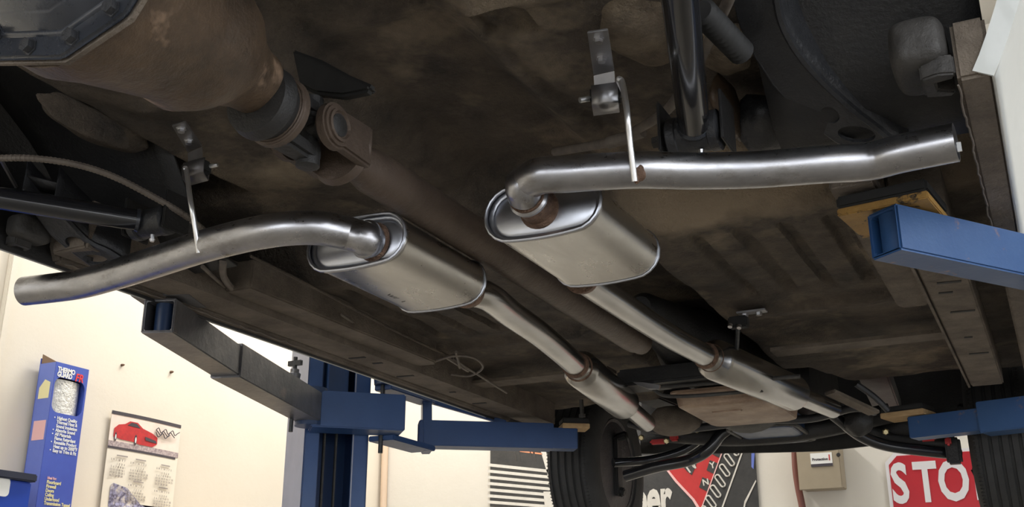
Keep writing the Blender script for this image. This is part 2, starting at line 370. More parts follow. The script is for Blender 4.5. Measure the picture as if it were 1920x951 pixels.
z0 = ctz-.15
flat([(.05, z0+.03), (.05, z0+.07), (.10, z0+.09), (.18, z0+.098), (.24, z0+.115), (.34, z0+.115), (.42, z0+.092), (.56, z0+.078), (.64, z0+.062), (.645, z0+.03), (.58, z0+.012), (.40, z0+.012), (.30, z0+.02), (.15, z0+.022)], .0035, M['redink'], 'printed_car_body')
flat([(.21, z0+.094), (.26, z0+.110), (.33, z0+.109), (.385, z0+.09)], .0046, M['ink'], 'printed_car_window')
for t, r in ((.335, .026), (.075, .022)):
    flat([(t+r*.85*math.cos(a*.524)*.75, z0+.03+r*math.sin(a*.524)) for a in range(12)], .0046, M['ink'], 'printed_wheel')
    flat([(t+r*.5*math.cos(a*.524)*.75, z0+.03+r*.55*math.sin(a*.524)) for a in range(12)], .0056, M['wprint'], 'printed_wheel_rim')
flat([(.46, z0+.055), (.62, z0+.045), (.635, z0+.032), (.47, z0+.038)], .0046, M['ink'], 'printed_grille')
def ctext(s, sz, t, z, mat, **k): return text(s, sz, (cx_(t, z)+.006, cyl+(cyr-cyl)*t, z), R_, U_, mat, cal, **k)
b = MB()
for k in range(3): b.tube(spline([V((-3.965, cyl+(cyr-cyl)*(.60+.035*j), z0+.10-.012*k+.012*math.sin(j*2.1+k))) for j in range(11-2*k)], 4), .0022, 5)
b.build('printed_script', M['ink'], cal)
days = '\n'.join(' '.join('%2d' % d if 0 < d < 31 else '  ' for d in range(r*7-2, r*7+5)) for r in range(5))
for (t, z) in ((.02, ctz-.20), (.27, ctz-.205), (.64, ctz-.21), (.27, ctz-.31), (.64, ctz-.32)):
    ctext('S  M  T  W  T  F  S', .014, t+.03, z-.03, M['greyink'], sx=.95)
    ctext(days, .0145, t+.03, z-.05, M['greyink'], sx=.95, line=.95)
    flat([(t+.1, z-.008), (t+.24, z-.008), (t+.24, z-.002), (t+.1, z-.002)], .004, M['greyink'], 'printed_heading')
sheet(.09, .86, cbz+.02, ctz-.42, .0015, M['lilac'], 'lower_picture')
flat([(.09, ctz-.42), (.86, ctz-.42), (.86, ctz-.455), (.5, ctz-.42), (.3, ctz-.35), (.12, ctz-.335), (.09, ctz-.345)], .0034, M['lilac'], 'lower_picture_roofline')
# ------------------------------------------------------------------ banner on the front wall
by = 5.985
bl, br_ = PY(919, 900, by).x, PY(1419, 900, by).x
ban = thing('shop_banner', ((bl+br_)/2, by, .1), 'black vinyl banner with white stripes and red gear-gate artwork on the front wall', 'banner')
MB().box(((bl+br_)/2, by+.004, .68), (br_-bl, .008, 1.16)).build('sheet', M['banner'], ban)
def bpoly(pts, mat, name, d=.0015, k=0): return MB().prism([PY(x, y, by-k*.001) for x, y in pts], (0, -d, 0)).build(name, mat, ban)
for i in range(9):
    ya = 869+i*11.6; sl = 13-i*.6
    bpoly([(914, ya), (1038, ya+sl), (1038, ya+sl+5.6), (914, ya+5.6)], M['bwhite'], 'stripe')
bpoly([(975, 845), (1016, 850), (1018, 853), (975, 847.5)], M['borange'], 'orange_flash')
bpoly([(1014, 846), (1024, 847), (1040, 915), (1034, 915)], M['bwhite'], 'torn_edge')
bpoly([(1019, 922), (1037, 922), (1037, 938), (1050, 944), (1060, 975), (1024, 975)], M['bwhite'], 'letter_stroke', k=2)
for (x0, x1) in ((962, 967), (971, 974), (993, 996), (999, 1003)): bpoly([(x0, 845), (x1-1, 845), (x1+3, 866), (x0+3, 862)], M['castgrey'], 'paint_scuff')
q = PY(1188, 958, by-.002); px = (PY(1269, 958, by-.002)-q).x
text('per', .30, (q.x, by-.002, q.z-.03), (1,0,0), U_, M['bwhite'], ban, bold=.011, sx=px/.46, spacing=.98)
red = [(1242, 868), (1262, 868), (1300, 865), (1335, 838), (1346, 843), (1360, 835), (1310, 958), (1313, 951), (1322, 935), (1359, 834), (1362, 834), (1316, 955)]
bpoly([(1240, 867), (1302, 862), (1336, 838), (1361, 832), (1313, 955), (1300, 937), (1268, 903)], M['bred'], 'red_panel')
bpoly([(1238, 867), (1242, 867), (1270, 902), (1302, 936), (1316, 958), (1310, 958), (1298, 938), (1266, 904)], M['pinkprint'], 'red_panel_edge', k=2)
bpoly([(1270, 863), (1298, 859), (1306, 871), (1297, 891), (1288, 884)], M['banner'], 'gauge_window', k=2)
bpoly([(1276, 862), (1279, 862), (1296, 886), (1293, 887)], M['bwhite'], 'gauge_needle', k=3)
for k in range(3): bpoly([(1290+k*4, 864+k*2), (1293+k*4, 864+k*2), (1303+k*1.5, 876+k), (1300+k*1.5, 877+k)], M['bwhite'], 'gauge_tick', k=3)
for (x, y, s) in ((1343, 843, ''), (1334, 874, 'Y'), (1320, 906, 'N')):
    bpoly([(x-9, y+8), (x-3, y-11), (x+12, y-5), (x+6, y+16)], M['banner'], 'gear_tile', k=2)
    if s: text(s, .05, PY(x-2, y+5, by-.004), (1,0,.15), U_, M['bwhite'], ban, bold=.001)
bpoly([(1359, 832), (1361, 832), (1315, 957), (1313, 957)], M['pinkprint'], 'gate_line', k=3)
bpoly([(1396, 832), (1399, 832), (1354, 957), (1351, 957)], M['bwhite'], 'gate_line', k=2)
bpoly([(1417, 900), (1418, 903), (1398, 945), (1396, 957), (1393, 957), (1396, 940)], M['bwhite'], 'gate_line', k=2)
for i in range(7):
    x, y = 1376-i*8.6, 843+i*19.6
    pts = []
    for j in range(20):
        a = j*math.pi/10; e_ = 8.5 if math.cos(a) > 0 else -8.5; lx, ly = e_+4.4*math.cos(a), 4.4*math.sin(a)
        pts.append((x+lx*.6-ly*.8, y+lx*.8+ly*.6))
    P3 = [PY(*p_, by-.004) for p_ in pts]; P3.append(P3[0].copy()); P3.append(P3[1].copy())
    MB().tube(P3, .0048, 5).build('gate_slot', M['bwhite'], ban)
bpoly([(1409, 836), (1416, 836), (1413, 880), (1409, 876)], M['cardside'], 'blue_glare_print', k=2)
# ------------------------------------------------------------------ electrical box, conduit, stop sign
ey = 5.86
e0 = PY(1502, 918, ey); e1 = PY(1579, 912, ey); ezt = PY(1502, 818, ey).z
eb = thing('electrical_box', ((e0.x+e1.x)/2, 5.93, e0.z), 'beige steel electrical enclosure with a small security sticker, on the front wall', 'enclosure')
MB().box(((e0.x+e1.x)/2, 5.935, (e0.z+ezt)/2), (e1.x-e0.x, .12, ezt-e0.z)).build('body', M['ebox'], eb, bevel=.004)
MB().box(((e0.x+e1.x)/2-.004, ey+.008, (e0.z+ezt)/2), (e1.x-e0.x+.01, .016, ezt-e0.z+.008)).build('door', M['ebox'], eb, bevel=.003)
p = PY(1572, 853, ey-.001); MB().lathe(p, (0,-1,0), [(0, .011), (.006, .009)], 12).build('lock', M['rubber'], eb)
s0 = PY(1521, 876, ey-.003); s1 = PY(1559, 848, ey-.003); sw = s1.x-s0.x; sh = s1.z-s0.z
st = MB().box((s0.x+sw/2, ey-.0015, s0.z+sh/2), (sw, .002, sh)).build('sticker', M['wprint'], eb)
MB().box((s0.x+sw/2, ey-.003, s0.z+sh*.1), (sw, .0016, sh*.2)).build('sticker_band', M['ink'], st)
text('Protection', sh*.27, (s0.x+sw*.07, ey-.003, s0.z+sh*.45), (1,0,0), U_, M['ink'], st, bold=.0006)
text('1', sh*.6, (s0.x+sw*.78, ey-.003, s0.z+sh*.42), (1,0,0), U_, M['redink'], st, bold=.0008)
b = MB(); b.tube(spline([PY(1489, 800, 5.96), PY(1490, 840, 5.96), PY(1492, 880, 5.96), PY(1497, 915, 5.96), PY(1505, 955, 5.96), PY(1512, 1010, 5.96), PY(1514, 1100, 5.96)], 6), .019, 12)
tag(b.build('conduit', M['conduit'], None), 'red-brown conduit running down the wall beside the beige enclosure', 'pipe')
sy = 5.97; g0 = PY(1657, 850, sy); gx1 = PY(1884, 850, sy).x
def srr(x0, x1, z0, z1, r, y, k=4):
    out = []
    for cx, cz, a0 in ((x1-r, z1-r, 0), (x0+r, z1-r, 90), (x0+r, z0+r, 180), (x1-r, z0+r, 270)):
        for j in range(k+1): a = math.radians(a0+90*j/k); out.append(V((cx+r*math.cos(a), y, cz+r*math.sin(a))))
    return out
sg = thing('stop_sign', ((g0.x+gx1)/2, sy, .1), 'red sign with large white STOP lettering on the front wall behind the tyre', 'sign')
MB().prism(srr(g0.x, gx1, .22, g0.z, .05, sy+.02, 1), (0, -.012, 0)).build('border', M['signwhite'], sg)
MB().prism(srr(g0.x+.018, gx1-.018, .238, g0.z-.018, .045, sy+.008, 1), (0, -.003, 0)).build('panel', M['signred'], sg)
q0 = PY(1675, 942, sy); qh = PY(1675, 866, sy).z-q0.z
text('S', qh*1.36, (q0.x, sy+.003, q0.z), (1,0,0), U_, M['signwhite'], sg, bold=.008, sx=.66)
for ch, px in (('T', 1719), ('O', 1763), ('P', 1830)):
    text(ch, qh*1.36, (PY(px, 942, sy).x, sy+.003, q0.z), (1,0,0), U_, M['signwhite'], sg, bold=.008, sx=.66)
# ------------------------------------------------------------------ the raised car
CX = -.93
car = thing('car', (CX, 2.3, .56), 'white car raised on the lift, seen from below with its dirty brown floor pan', 'car')
def hz(x, y):
    u = x-CX; a = abs(u)
    t = sm((y-1.93)/.10); z = .92*(1-t)+.785*t
    z += .34*sm((y-3.42-.30*sm((a-.26)/.1))/.4)
    fr = sm((y-.9)/.3)
    z += .13*(1-sm((a-.11)/.08))*fr*(.45+.55*t)
    z += .30*sm((a-.60)/.05)*(1-sm((y-1.66)/.07))
    rib = sm((y-2.08)/.04)*(1-sm((y-2.56)/.04))*sm((a-.24)/.02)*(1-sm((a-.62)/.02))
    z += .016*rib*sm((math.sin(a*2*math.pi/.095)-.45)*4)
    z -= .022*math.exp(-((y-2.70)/.028)**2)*sm((a-.18)/.05)
    z -= .012*math.exp(-((y-1.30)/.02)**2)*(1-sm((a-.5)/.05))
    # pressed pocket and swage lines in the rear floor
    if abs(x+.70) < .05 and abs(y-1.30-.05) < .045: z += .018
    z += .012*math.exp(-((u-.15-.12*(y-1.1))/.018)**2)*(1-sm((y-1.8)/.1))
    z += .02*math.exp(-((a-.40)/.10)**2-((y-3.0)/.13)**2)
    z -= .02*math.exp(-((a-.36)/.13)**2-((y-3.28)/.08)**2)
    z += .010*noise.noise((x*5, y*5, 0))+.004*noise.noise((x*17, y*17, 3))
    return z
X0, X1, Y0, Y1 = -1.80, -.015, -.4, 3.95
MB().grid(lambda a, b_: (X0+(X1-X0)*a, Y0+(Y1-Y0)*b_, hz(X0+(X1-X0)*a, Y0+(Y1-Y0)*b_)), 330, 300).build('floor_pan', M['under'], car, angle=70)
# engine bay roof and front panel
MB().box((CX, 4.5, 1.24), (1.7, 1.15, .02)).build('bonnet_underside', M['blackpan'], car)
b = MB(); b.grid(lambda u, v: (-1.76+1.66*u, 4.94+.06*math.sin(v*2)-.35*(2*u-1)**2*.3, .735+.5*v+.03*(abs(2*u-1))), 16, 6)
b.build('front_valance', M['blackpan'], car, solid=.01)
# sills
for sgn, nm, KO, YS in ((1, 'right', .06, 1.92), (-1, 'left', 0, 1.40)):
    X = lambda d: CX+sgn*d
    YL = 3.62-YS; YM = (3.62+YS)/2
    b = MB(); b.box((X(.775), YM, .745), (.095, YL, .075)); sill = b.build('sill', M['under2'], car, bevel=.004)
    b = MB(); b.box((X(.722), YM, .755), (.006, YL, .10)); b.build('pinch_flange', M['under2'], car)
    b = MB(); b.box((X(.85+KO), 2.45, .745), (.045, 2.04, .09)); b.build('rocker_flange', M['under2'], car, bevel=.005)
    # torn sealer along the inner rocker edge
    b = MB(); pts = [V((X(.828+KO)+random.uniform(-.002,.002)*sgn, 1.44+i*.02, .6995+random.uniform(-.003,.002))) for i in range(40)]
    b.tube(pts, .0016, 5); b.build('seam_sealer', M['cable'], car)
    for (yy, xx, w_) in ((2.42, .78, .05), (2.50, .765, .03), (2.68, .785, .055), (2.95, .775, .02), (3.15, .785, .05)):
        MB().box((X(xx), yy, .7068), (w_, .011, .002), Matrix.Rotation(.12, 3, 'Z')).build('drain_slot', M['rubber'], car)
# body side panels with a wheel arch
def zlow(y):
    d = (y-AC)
    return .70+(.42*math.sqrt(max(0, 1-(d/.48)**2)) if abs(d) < .48 else 0)
for sgn in (1, -1):
    AC = .95 if sgn > 0 else .55
    prof = [(.70, .892), (.73, .908), (.80, .94), (.92, .98), (1.1, 1.0), (1.3, .99), (1.5, .96)]
    def xo(z):
        for (a, p), (b2, q) in zip(prof, prof[1:]):
            if z <= b2: return p+(q-p)*(z-a)/(b2-a)
        return prof[-1][1]
    ys = [-.5+.02*i for i in range(270)]
    b = MB(); b.grid(lambda u, v: (lambda y: (lambda z: (CX+sgn*(xo(z)+(.04 if sgn > 0 else -.02)), y, z))(zlow(y)+(1.5-zlow(y))*v**1.4))(-.5+5.3*u), 265, 16)
    b.build('body_side', M['white'], car, solid=.004)
    b = MB(); b.grid(lambda u, v: (lambda y: (lambda z: (CX+sgn*(xo(z)-.02+(.04 if sgn > 0 else -.02)), y, z))(zlow(y)+(.012 if sgn > 0 else -.006)+(1.48-zlow(y))*v))(-.5+5.3*u), 130, 6)
    b.build('inner_skin', M['blackpan'], car, solid=.004)
    b = MB(); ring = [V((CX+sgn*(xo(zlow(y))-.012+(.04 if sgn > 0 else -.02)), y, zlow(y)+.002)) for y in [AC-.48*math.cos(math.pi*i/60) for i in range(61)]]
    b.sweep(ring, [(-.002,-.014),(.002,-.014),(.002,.014),(-.002,.014)], up=(1,0,0)); b.build('arch_lip', M['white'], car)
    b = MB(); b.grid(lambda u, v: (CX+sgn*(.60+.33*v), 0.15+1.55*u, .84+.42*math.sin(math.pi*min(1, u*1.08))*(1-.2*v)-(.1*sm((u-.8)/.2))), 30, 8); b.build('wheel_house', M['blackpan'], car, solid=.006)
# subframe rail plates beside the floor ribs
for sgn in (1, -1):
    b = MB(); x0 = CX+sgn*.645; x1 = CX+sgn*.722
    b.prism([V((x0, 1.80, .722)), V((x1, 1.80, .722)), V((x1, 2.62, .722)), V((x1-.012*sgn, 2.645, .722)), V((x0+.012*sgn, 2.645, .722)), V((x0, 2.62, .722))], (0,0,.07))
    b.build('frame_rail', M['under2'], car, bevel=.004)
# kicked-up rear rails with lightening holes
def rail(pts_in, pts_out, holes, p0, n, dirv, name):
    o_ = [PP(x, y, p0, n) for x, y in pts_in]+[PP(x, y, p0, n) for x, y in pts_out[::-1]]
    hs = []
    for (cx, cy, rx, ry, an) in holes:
        hs.append([PP(cx+rx*math.cos(q)*math.cos(an)-ry*math.sin(q)*math.sin(an), cy+rx*math.cos(q)*math.sin(an)+ry*math.sin(q)*math.cos(an), p0, n) for q in [k*math.pi/9 for k in range(18)]])
    b = MB(); b.plate(o_, hs, V(dirv)*.006); r = b.build(name, M['satin'], car)
    for side, pp in (('o', pts_out), ('i', pts_in)):
        L = [PP(x, y, p0, n) for x, y in pp]; b = MB()
        if side == 'o': b.tube(spline(L, 4), .0045, 6)
        b.grid(lambda u, v: (lambda f: L[int(f)].lerp(L[min(int(f)+1, len(L)-1)], f-int(f))+V(dirv)*.085*v)(u*(len(L)-1)), len(L)*2, 3)
        b.build('rail_flange', M['satin'], r, solid=.004)
    b = MB(); L1 = [PP(x, y, p0, n)+V(dirv)*.05 for x, y in pts_in]; L2 = [PP(x, y, p0, n)+V(dirv)*.05 for x, y in pts_out]
    for i in range(min(len(L1), len(L2))-1): b.add([L1[i], L1[i+1], L2[i+1], L2[i]], [(0,1,2,3)])
    b.build('rail_backing', M['blackpan'], r, solid=.003)
nR = V((-.25, -.45, -.86)).normalized()
rail([(1372,-30),(1385,40),(1412,100),(1450,160),(1500,215),(1560,262),(1600,285)], [(1452,-30),(1465,40),(1497,100),(1545,155),(1600,205),(1645,240),(1700,285)], [(1556,216,19,14,.5),(1606,252,36,15,.1)], PZ(1555,215,.765), nR, (.15,.1,1), 'rear_rail')
nL = V((.1, -.45, -.86)).normalized()
rail([(40,370),(66,400),(95,440),(130,470),(172,500)], [(100,385),(128,415),(165,452),(205,472),(240,495)], [(143,457,22,11,.35),(178,487,24,9,.1)], PZ(130,455,.72), nL, (-.1,.1,1), 'rear_rail')
# sandy frame horns and lumps beside the right rail
def lump(c, sz, mat, name, n=3, amp=.25, seed=0, par=None):
    bm = bmesh.new(); bmesh.ops.create_icosphere(bm, subdivisions=n, radius=1)
    b = MB(); P = [v.co.copy() for v in bm.verts]
    for p in P: p *= 1+amp*noise.noise(p*1.6+V((seed, 0, 0)))
    b.add([V(c)+V((p.x*sz[0], p.y*sz[1], p.z*sz[2])) for p in P], [tuple(v.index for v in f.verts) for f in bm.faces]); bm.free()
    return b.build(name, mat, par or car, angle=60)
M['sand'] = mk('sandy_undercoat', (.16,.125,.09), (.34,.27,.19), 14, .9, 0, 1, 120)
lump(PZ(1215,80,.90)+V((0,0,.035)), (.085,.12,.03), M['sand'], 'undercoat_lump', 4, .25, 1)
lump(PZ(1360,118,.88)+V((0,0,.03)), (.05,.08,.03), M['sand'], 'undercoat_lump', 4, .3, 4)
lump(PZ(1500,258,.80), (.03,.05,.03), M['ochre'], 'rubber_snubber', 3, .25, 9)
lump(PZ(1440,235,.85), (.055,.09,.05), M['satin'], 'bump_stop_bracket', 3, .3, 5)
lump(PZ(1365,205,.86), (.02,.09,.05), M['rust'], 'mount_gusset', 3, .2, 6)
# ribbed boot
a = PZ(1315,20,.83); c2 = PZ(1392,100,.83); d = (c2-a)
prof = []; n_ = 12
for i in range(n_*2+1): prof.append((d.length*i/(n_*2), .021 if i % 2 else .0155))
MB().lathe(a, d, prof, 16).build('ribbed_boot', M['rubber'], car, angle=25)
MB().tube(spline([PZ(1375,-20,.86), PZ(1352,30,.86), PZ(1330,75,.87), PZ(1310,120,.88)], 6), .009, 10).build('brake_hose', M['cable'], car)
MB().tube(spline([PZ(1040,285,.93), PZ(1150,265,.87), PZ(1200,240,.86), PZ(1240,215,.85), PZ(1268,185,.85), PZ(1300,120,.86)], 6), .009, 10).build('brake_hose', M['cable'], car)
MB().tube(spline([PZ(1140,268,.86), PZ(1175,258,.86), PZ(1205,246,.86)], 4), .012, 10).build('hose_sleeve', M['cable'], car)
# grey hooked castings in the wheel houses
def casting(cpx, cpy, z, s, flip):
    c = PZ(cpx, cpy, z); b = MB()
    bm = bmesh.new(); bmesh.ops.create_icosphere(bm, subdivisions=4, radius=1)
    sq = lambda t: math.copysign(abs(t)**.5, t)
    b.add([c+V((flip*sq(v.co.x)*.05*s-flip*.01*s, sq(v.co.y)*.085*s, sq(v.co.z)*.05*s))*(1+.02*noise.noise(v.co*2.5)) for v in bm.verts], [tuple(v.index for v in f.verts) for f in bm.faces]); bm.free()
    cast = b.build('cast_bracket', M['castgrey'], car, angle=60)
    b = MB(); hk = [(.01,.03),(.055,.045),(.065,.03),(.035,.01),(.035,-.02),(.065,-.025),(.07,-.045),(.04,-.055),(.01,-.045)]
    b.prism([c+V((flip*(x-.022)*s, (y-.01)*s, -.075*s)) for x, y in hk], (0,0,.04*s)); b.build('hook', M['castgrey'], cast, bevel=.004*s)
casting(1736, 105, .77, .78, 1)
casting(52, 432, .74, .5, -1)
lump(PZ(185,235,.93), (.06,.12,.025), M['under'], 'crumpled_gusset', 4, .12, 12)
lump(PZ(160,225,.88), (.008,.11,.03), M['under'], 'crumpled_gusset', 4, .2, 14)
# ---- trailing arms with bushes
def arm(bush, back, r, br):
    d = (V(back)-V(bush)).normalized(); b = MB(); b.tube([V(bush)+d*br*.8, V(back)], r, 20); t_ = b.build('control_arm', M['black'], car)
    b = MB(); b.lathe(V(bush)-V((.045,0,0)), (1,0,0), [(0,br*.8),(.004,br),(.018,br),(.02,br*.93),(.07,br*.93),(.072,br),(.086,br),(.09,br*.8)], 24); b.build('bush', M['satin'], t_)
    b = MB()
    for s in (-.052, .052): MB().box(V(bush)+V((s,.01,.015)), (.005, br*2.3, br*2.6)).build('mount_bracket', M['blackpan'], t_, bevel=.002)
    b = MB(); b.lathe(V(bush)-V((.072,0,0)), (1,0,0), [(0,.010),(.010,.011),(.012,.011),(.02,.006)], 6); b.build('bolt', M['castgrey'], t_)
    b = MB(); b.lathe(V(bush)+d*br*.85, d, [(-.004, r*.9),(0, r*1.12),(.006, r*1.02)], 20); b.build('weld_bead', M['cover'], t_)
    b = MB(); b.lathe(V(bush)+V((.01,-.004,-br*.93)), (0,0,-1), [(0,.005),(.008,.004),(.009,.006),(.014,.004)], 8); b.build('grease_fitting', M['zinc'], t_)
arm(PZ(1303,252,.755), PZ(1262,-120,.80), .0255, .034)
arm(PZ(285,418,.735), PZ(-120,352,.735), .021, .03)
# ---- rear axle
ax = MB(); AZ = .725; AY = .80
ax.lathe((CX, .70, AZ), (0,1,0), [(.012,.12),(.014,.136),(.05,.134),(.09,.122),(.14,.108),(.18,.098),(.22,.098),(.25,.086),(.28,.062),(.31,.05),(.34,.046)], 40)
for v in ax.v:
    k = noise.noise(v*9)*.006; v += V((k, k, noise.noise(v*14)*.005))
axle = ax.build('rear_axle', M['rust'], car, label='rusty brown differential housing with charcoal cover', angle=60)
for s in (-1, 1): MB().tube([(CX+s*.08, AY-.07, AZ+.02), (CX+s*.66, AY-.07, AZ+.02)], [.045, .04], 20).build('axle_tube', M['satin'], axle)
cv = MB(); CO = V((-.905, .695, .737)); CR = .153
def oct_(r, y, k=1): return [V((CO.x+r*(1.35 if math.cos(a) < -.1 else 1)*math.cos(a), y, CO.z+r*math.sin(a))) for a in [math.radians(-90+36*i) for i in range(10)]]
cv.add(oct_(CR, .705)+oct_(CR, .697)+oct_(CR*.80, .696)+oct_(CR*.70, .672)+oct_(CR*.45, .655)+oct_(CR*.2, .652), [tuple(range(10))]+[(i*10+j, i*10+(j+1) % 10, (i+1)*10+(j+1) % 10, (i+1)*10+j) for i in range(5) for j in range(10)]+[tuple(range(50, 60))])
cov = cv.build('diff_cover', M['cover'], axle, bevel=.004, seg=3)
bm_ = MB().lathe((0,0,0), (0,-1,0), [(0,.0105),(.002,.0105),(.0022,.0085),(.010,.0085)], 6).build('cover_bolt', M['satin'], axle, local=True)
bolts = []
for i in range(14):
    a = math.radians(-82.7+360/14*i); r = CR*.875
    loc = V((CO.x+r*(1.2 if math.cos(a) < -.1 else 1)*math.cos(a), .697, CO.z+r*math.sin(a)))
    if i == 0: bm_.location = loc-car.location
    else: inst(bm_, loc, axle)
MB().prism(oct_(CR*1.012, .705), (0,.006,0)).build('gasket', M['under2'], axle)
# ---- pinion flange, universal joint, driveshaft
dsz = .70
ds = MB(); y_s = 1.245
ds.lathe((CX, y_s, dsz), (0,1,0), [(0,.028),(.03,.029),(.05,.031),(.085,.0375),(.8,.0375),(1.275,.0375),(1.305,.036),(1.32,.030),(1.355,.030)], 32)
dsh = ds.build('driveshaft', M['shaft'], car, label='dull brown driveshaft tube running along the tunnel')
MB().lathe((CX, 1.035, dsz), (0,1,0), [(0,.035),(.005,.052),(.02,.056),(.028,.056),(.03,.05),(.05,.045)], 32).build('pinion_flange', M['blackpan'], dsh)
b = MB(); b.lathe((CX, 1.08, dsz), (0,1,0), [(0,.049),(.004,.054),(.016,.054),(.02,.049)], 32); b.build('flange_ring', M['shaft'], dsh, bevel=.002)
for s in (-1, 1):   # flange yoke ears (vertical) and shaft yoke ears (sideways)
    b = MB(); b.hexa([V((CX+x, y, dsz+s*z)) for z in (.022,.05) for x, y in ((-.02,1.09),(.02,1.09),(.016,1.18),(-.016,1.18))]); b.build('yoke_ear', M['blackpan'], dsh, bevel=.006)
    ol = [(1.255,-.034),(1.255,.034)]+[(1.165+.036*math.cos(q), .036*math.sin(q)) for q in [math.radians(60+15*k) for k in range(17)]]
    b = MB(); b.prism([V((CX+s*.034, y, dsz+z)) for y, z in ol], (s*.020,0,0)); b.build('yoke_ear', M['shaft'], dsh, bevel=.004)
    MB().lathe((CX+s*.052, 1.165, dsz), (s,0,0), [(0,.026),(.006,.026),(.007,.022),(.003,.02)], 20).build('cap_ring', M['shaft'], dsh)
    MB().lathe((CX+s*.02, 1.165, dsz), (s,0,0), [(0,.017),(.036,.018),(.038,.014)], 18).build('bearing_cap', M['blackpan'], dsh)
    MB().lathe((CX, 1.165, dsz+s*.02), (0,0,s), [(0,.017),(.036,.018),(.038,.014)], 18).build('bearing_cap', M['blackpan'], dsh)
b = MB(); b.tube([(CX-.03,1.165,dsz),(CX+.03,1.165,dsz)], .014, 12); b.tube([(CX,1.165,dsz-.03),(CX,1.165,dsz+.03)], .014, 12); b.build('joint_cross', M['blackpan'], dsh)
b = MB(); b.lathe((CX, 1.235, dsz), (0,1,0), [(0,.05),(.012,.056),(.018,.052),(.03,.034)], 24); b.build('yoke_base', M['shaft'], dsh)
# snubber rubber above the joint
b = MB(); b.prism([PY(x, y, 1.16) for x, y in ((545,90),(600,110),(655,140),(697,158),(690,170),(640,180),(590,175),(560,160))], (0,.02,0)); b.build('pinion_snubber', M['rubber'], car, bevel=.005)
# ---- cables and lines on the left
b = MB(); pth = spline([PZ(-20,297,.80), PZ(60,297,.80), PZ(140,308,.80), PZ(210,330,.79), PZ(280,365,.77), PZ(340,400,.75), PZ(385,435,.75), PZ(420,470,.75)], 10)
b.tube(pth, .006, 8); cb = b.build('brake_cable', M['cable'], car)
b = MB()
for i in range(0, len(pth)-1, 1): b.lathe(pth[i], pth[i+1]-pth[i], [(0,.0068),(.004,.0068)], 8)
b.build('cable_winding', M['cable'], cb)['kind'] = 'stuff'
MB().tube([PZ(2,300,.80), PZ(30,350,.80)], .004, 6).build('wire', M['zinc'], car)
b = MB(); b.tube(spline([PZ(418,490,.74), PZ(420,520,.735), PZ(445,548,.73), PZ(480,562,.73)], 6), .008, 8); b.build('brake_line', M['cable'], car)
b = MB(); b.tube(spline([PZ(380,500,.735), PZ(430,545,.735), PZ(470,575,.735)], 6), .005, 8); b.build('brake_line', M['cable'], car)
lump(PZ(462,573,.74), (.05,.04,.02), M['under2'], 'cable_bracket', 3, .2, 2)
b = MB(); b.tube(spline([PZ(470,480,.745), PZ(600,545,.745), PZ(740,620,.745), PZ(850,672,.745)], 6), .0035, 6); b.build('brake_line', M['under'], car)
b = MB(); b.tube(spline([PZ(640,590,.74), PZ(740,660,.74), PZ(790,682,.73), PZ(850,668,.73), PZ(890,672,.725), PZ(905,690,.72), PZ(880,705,.72), PZ(845,702,.72)], 7), .0035, 6); b.build('handbrake_cable', M['cable'], car)
b = MB(); b.tube([PZ(850,672,.735), PZ(875,690,.72), PZ(895,702,.72), PZ(950,737,.72)], .0035, 6); b.build('handbrake_cable', M['cable'], car)
b = MB(); b.tube([PZ(838,670,.735), PZ(878,695,.72)], .006, 6); b.tube([PZ(855,660,.735), PZ(862,690,.72)], .004, 6); b.build('cable_equaliser', M['cable'], car)
# ---- front end under the engine
b = MB(); 
for q in ((-1.10, 2.95, .665), ): pass
bar = MB(); bar.tube(spline([PY(1192,722,2.95), PY(1220,724,2.95), PY(1260,724,2.95), PY(1330,719,2.95), PY(1420,712,2.95), PY(1500,706,2.95)], 5), .006, 8)
xm = MB(); xm.hexa([V((x, y, z)) for z in (.66,.71) for x, y in ((-1.12,2.9),(-.74,2.9),(-.74,3.02),(-1.12,3.02))]); xmm = xm.build('transmission_crossmember', M['blackpan'], car, bevel=.008)
bar.build('crossmember_lip', M['castgrey'], xmm)
b = MB(); b.tube(spline([PY(1225,730,2.93), PY(1245,742,2.93), PY(1290,743,2.93), PY(1360,738,2.93), PY(1430,732,2.93)], 5), .0055, 8); b.build('crossmember_lip', M['castgrey'], xmm)
b = MB(); b.prism([PY(x, y, 2.9) for x, y in ((1185,716),(1205,717),(1225,720),(1237,722),(1235,730),(1215,729),(1195,722))], (0,.01,0)); b.build('cable_clip', M['zinc'], car)
tp = MB(); 
def ringz(px, z, sc=1.0):
    P_ = [PZ(x, y, z) for x, y in px]; c = sum(P_, V((0,0,0)))/len(P_); return [c+(p-c)*sc for p in P_]
tx0, tx1, ty0, ty1 = -.99, -.70, 3.02, 3.42
def rr(x0, x1, y0_, y1_, r, z, k=3):
    out = []
    for cx, cy, a0 in ((x1-r,y1_-r,0),(x0+r,y1_-r,90),(x0+r,y0_+r,180),(x1-r,y0_+r,270)):
        for j in range(k+1): a = math.radians(a0+90*j/k); out.append(V((cx+r*math.cos(a), cy+r*math.sin(a), z)))
    return out
def stack(rings, cap=True):
    b = MB(); n = len(rings[0])
    b.add([p for r in rings for p in r], [(i*n+j, i*n+(j+1) % n, (i+1)*n+(j+1) % n, (i+1)*n+j) for i in range(len(rings)-1) for j in range(n)]+[tuple(range(n)), tuple(range((len(rings)-1)*n, len(rings)*n))])
    return b
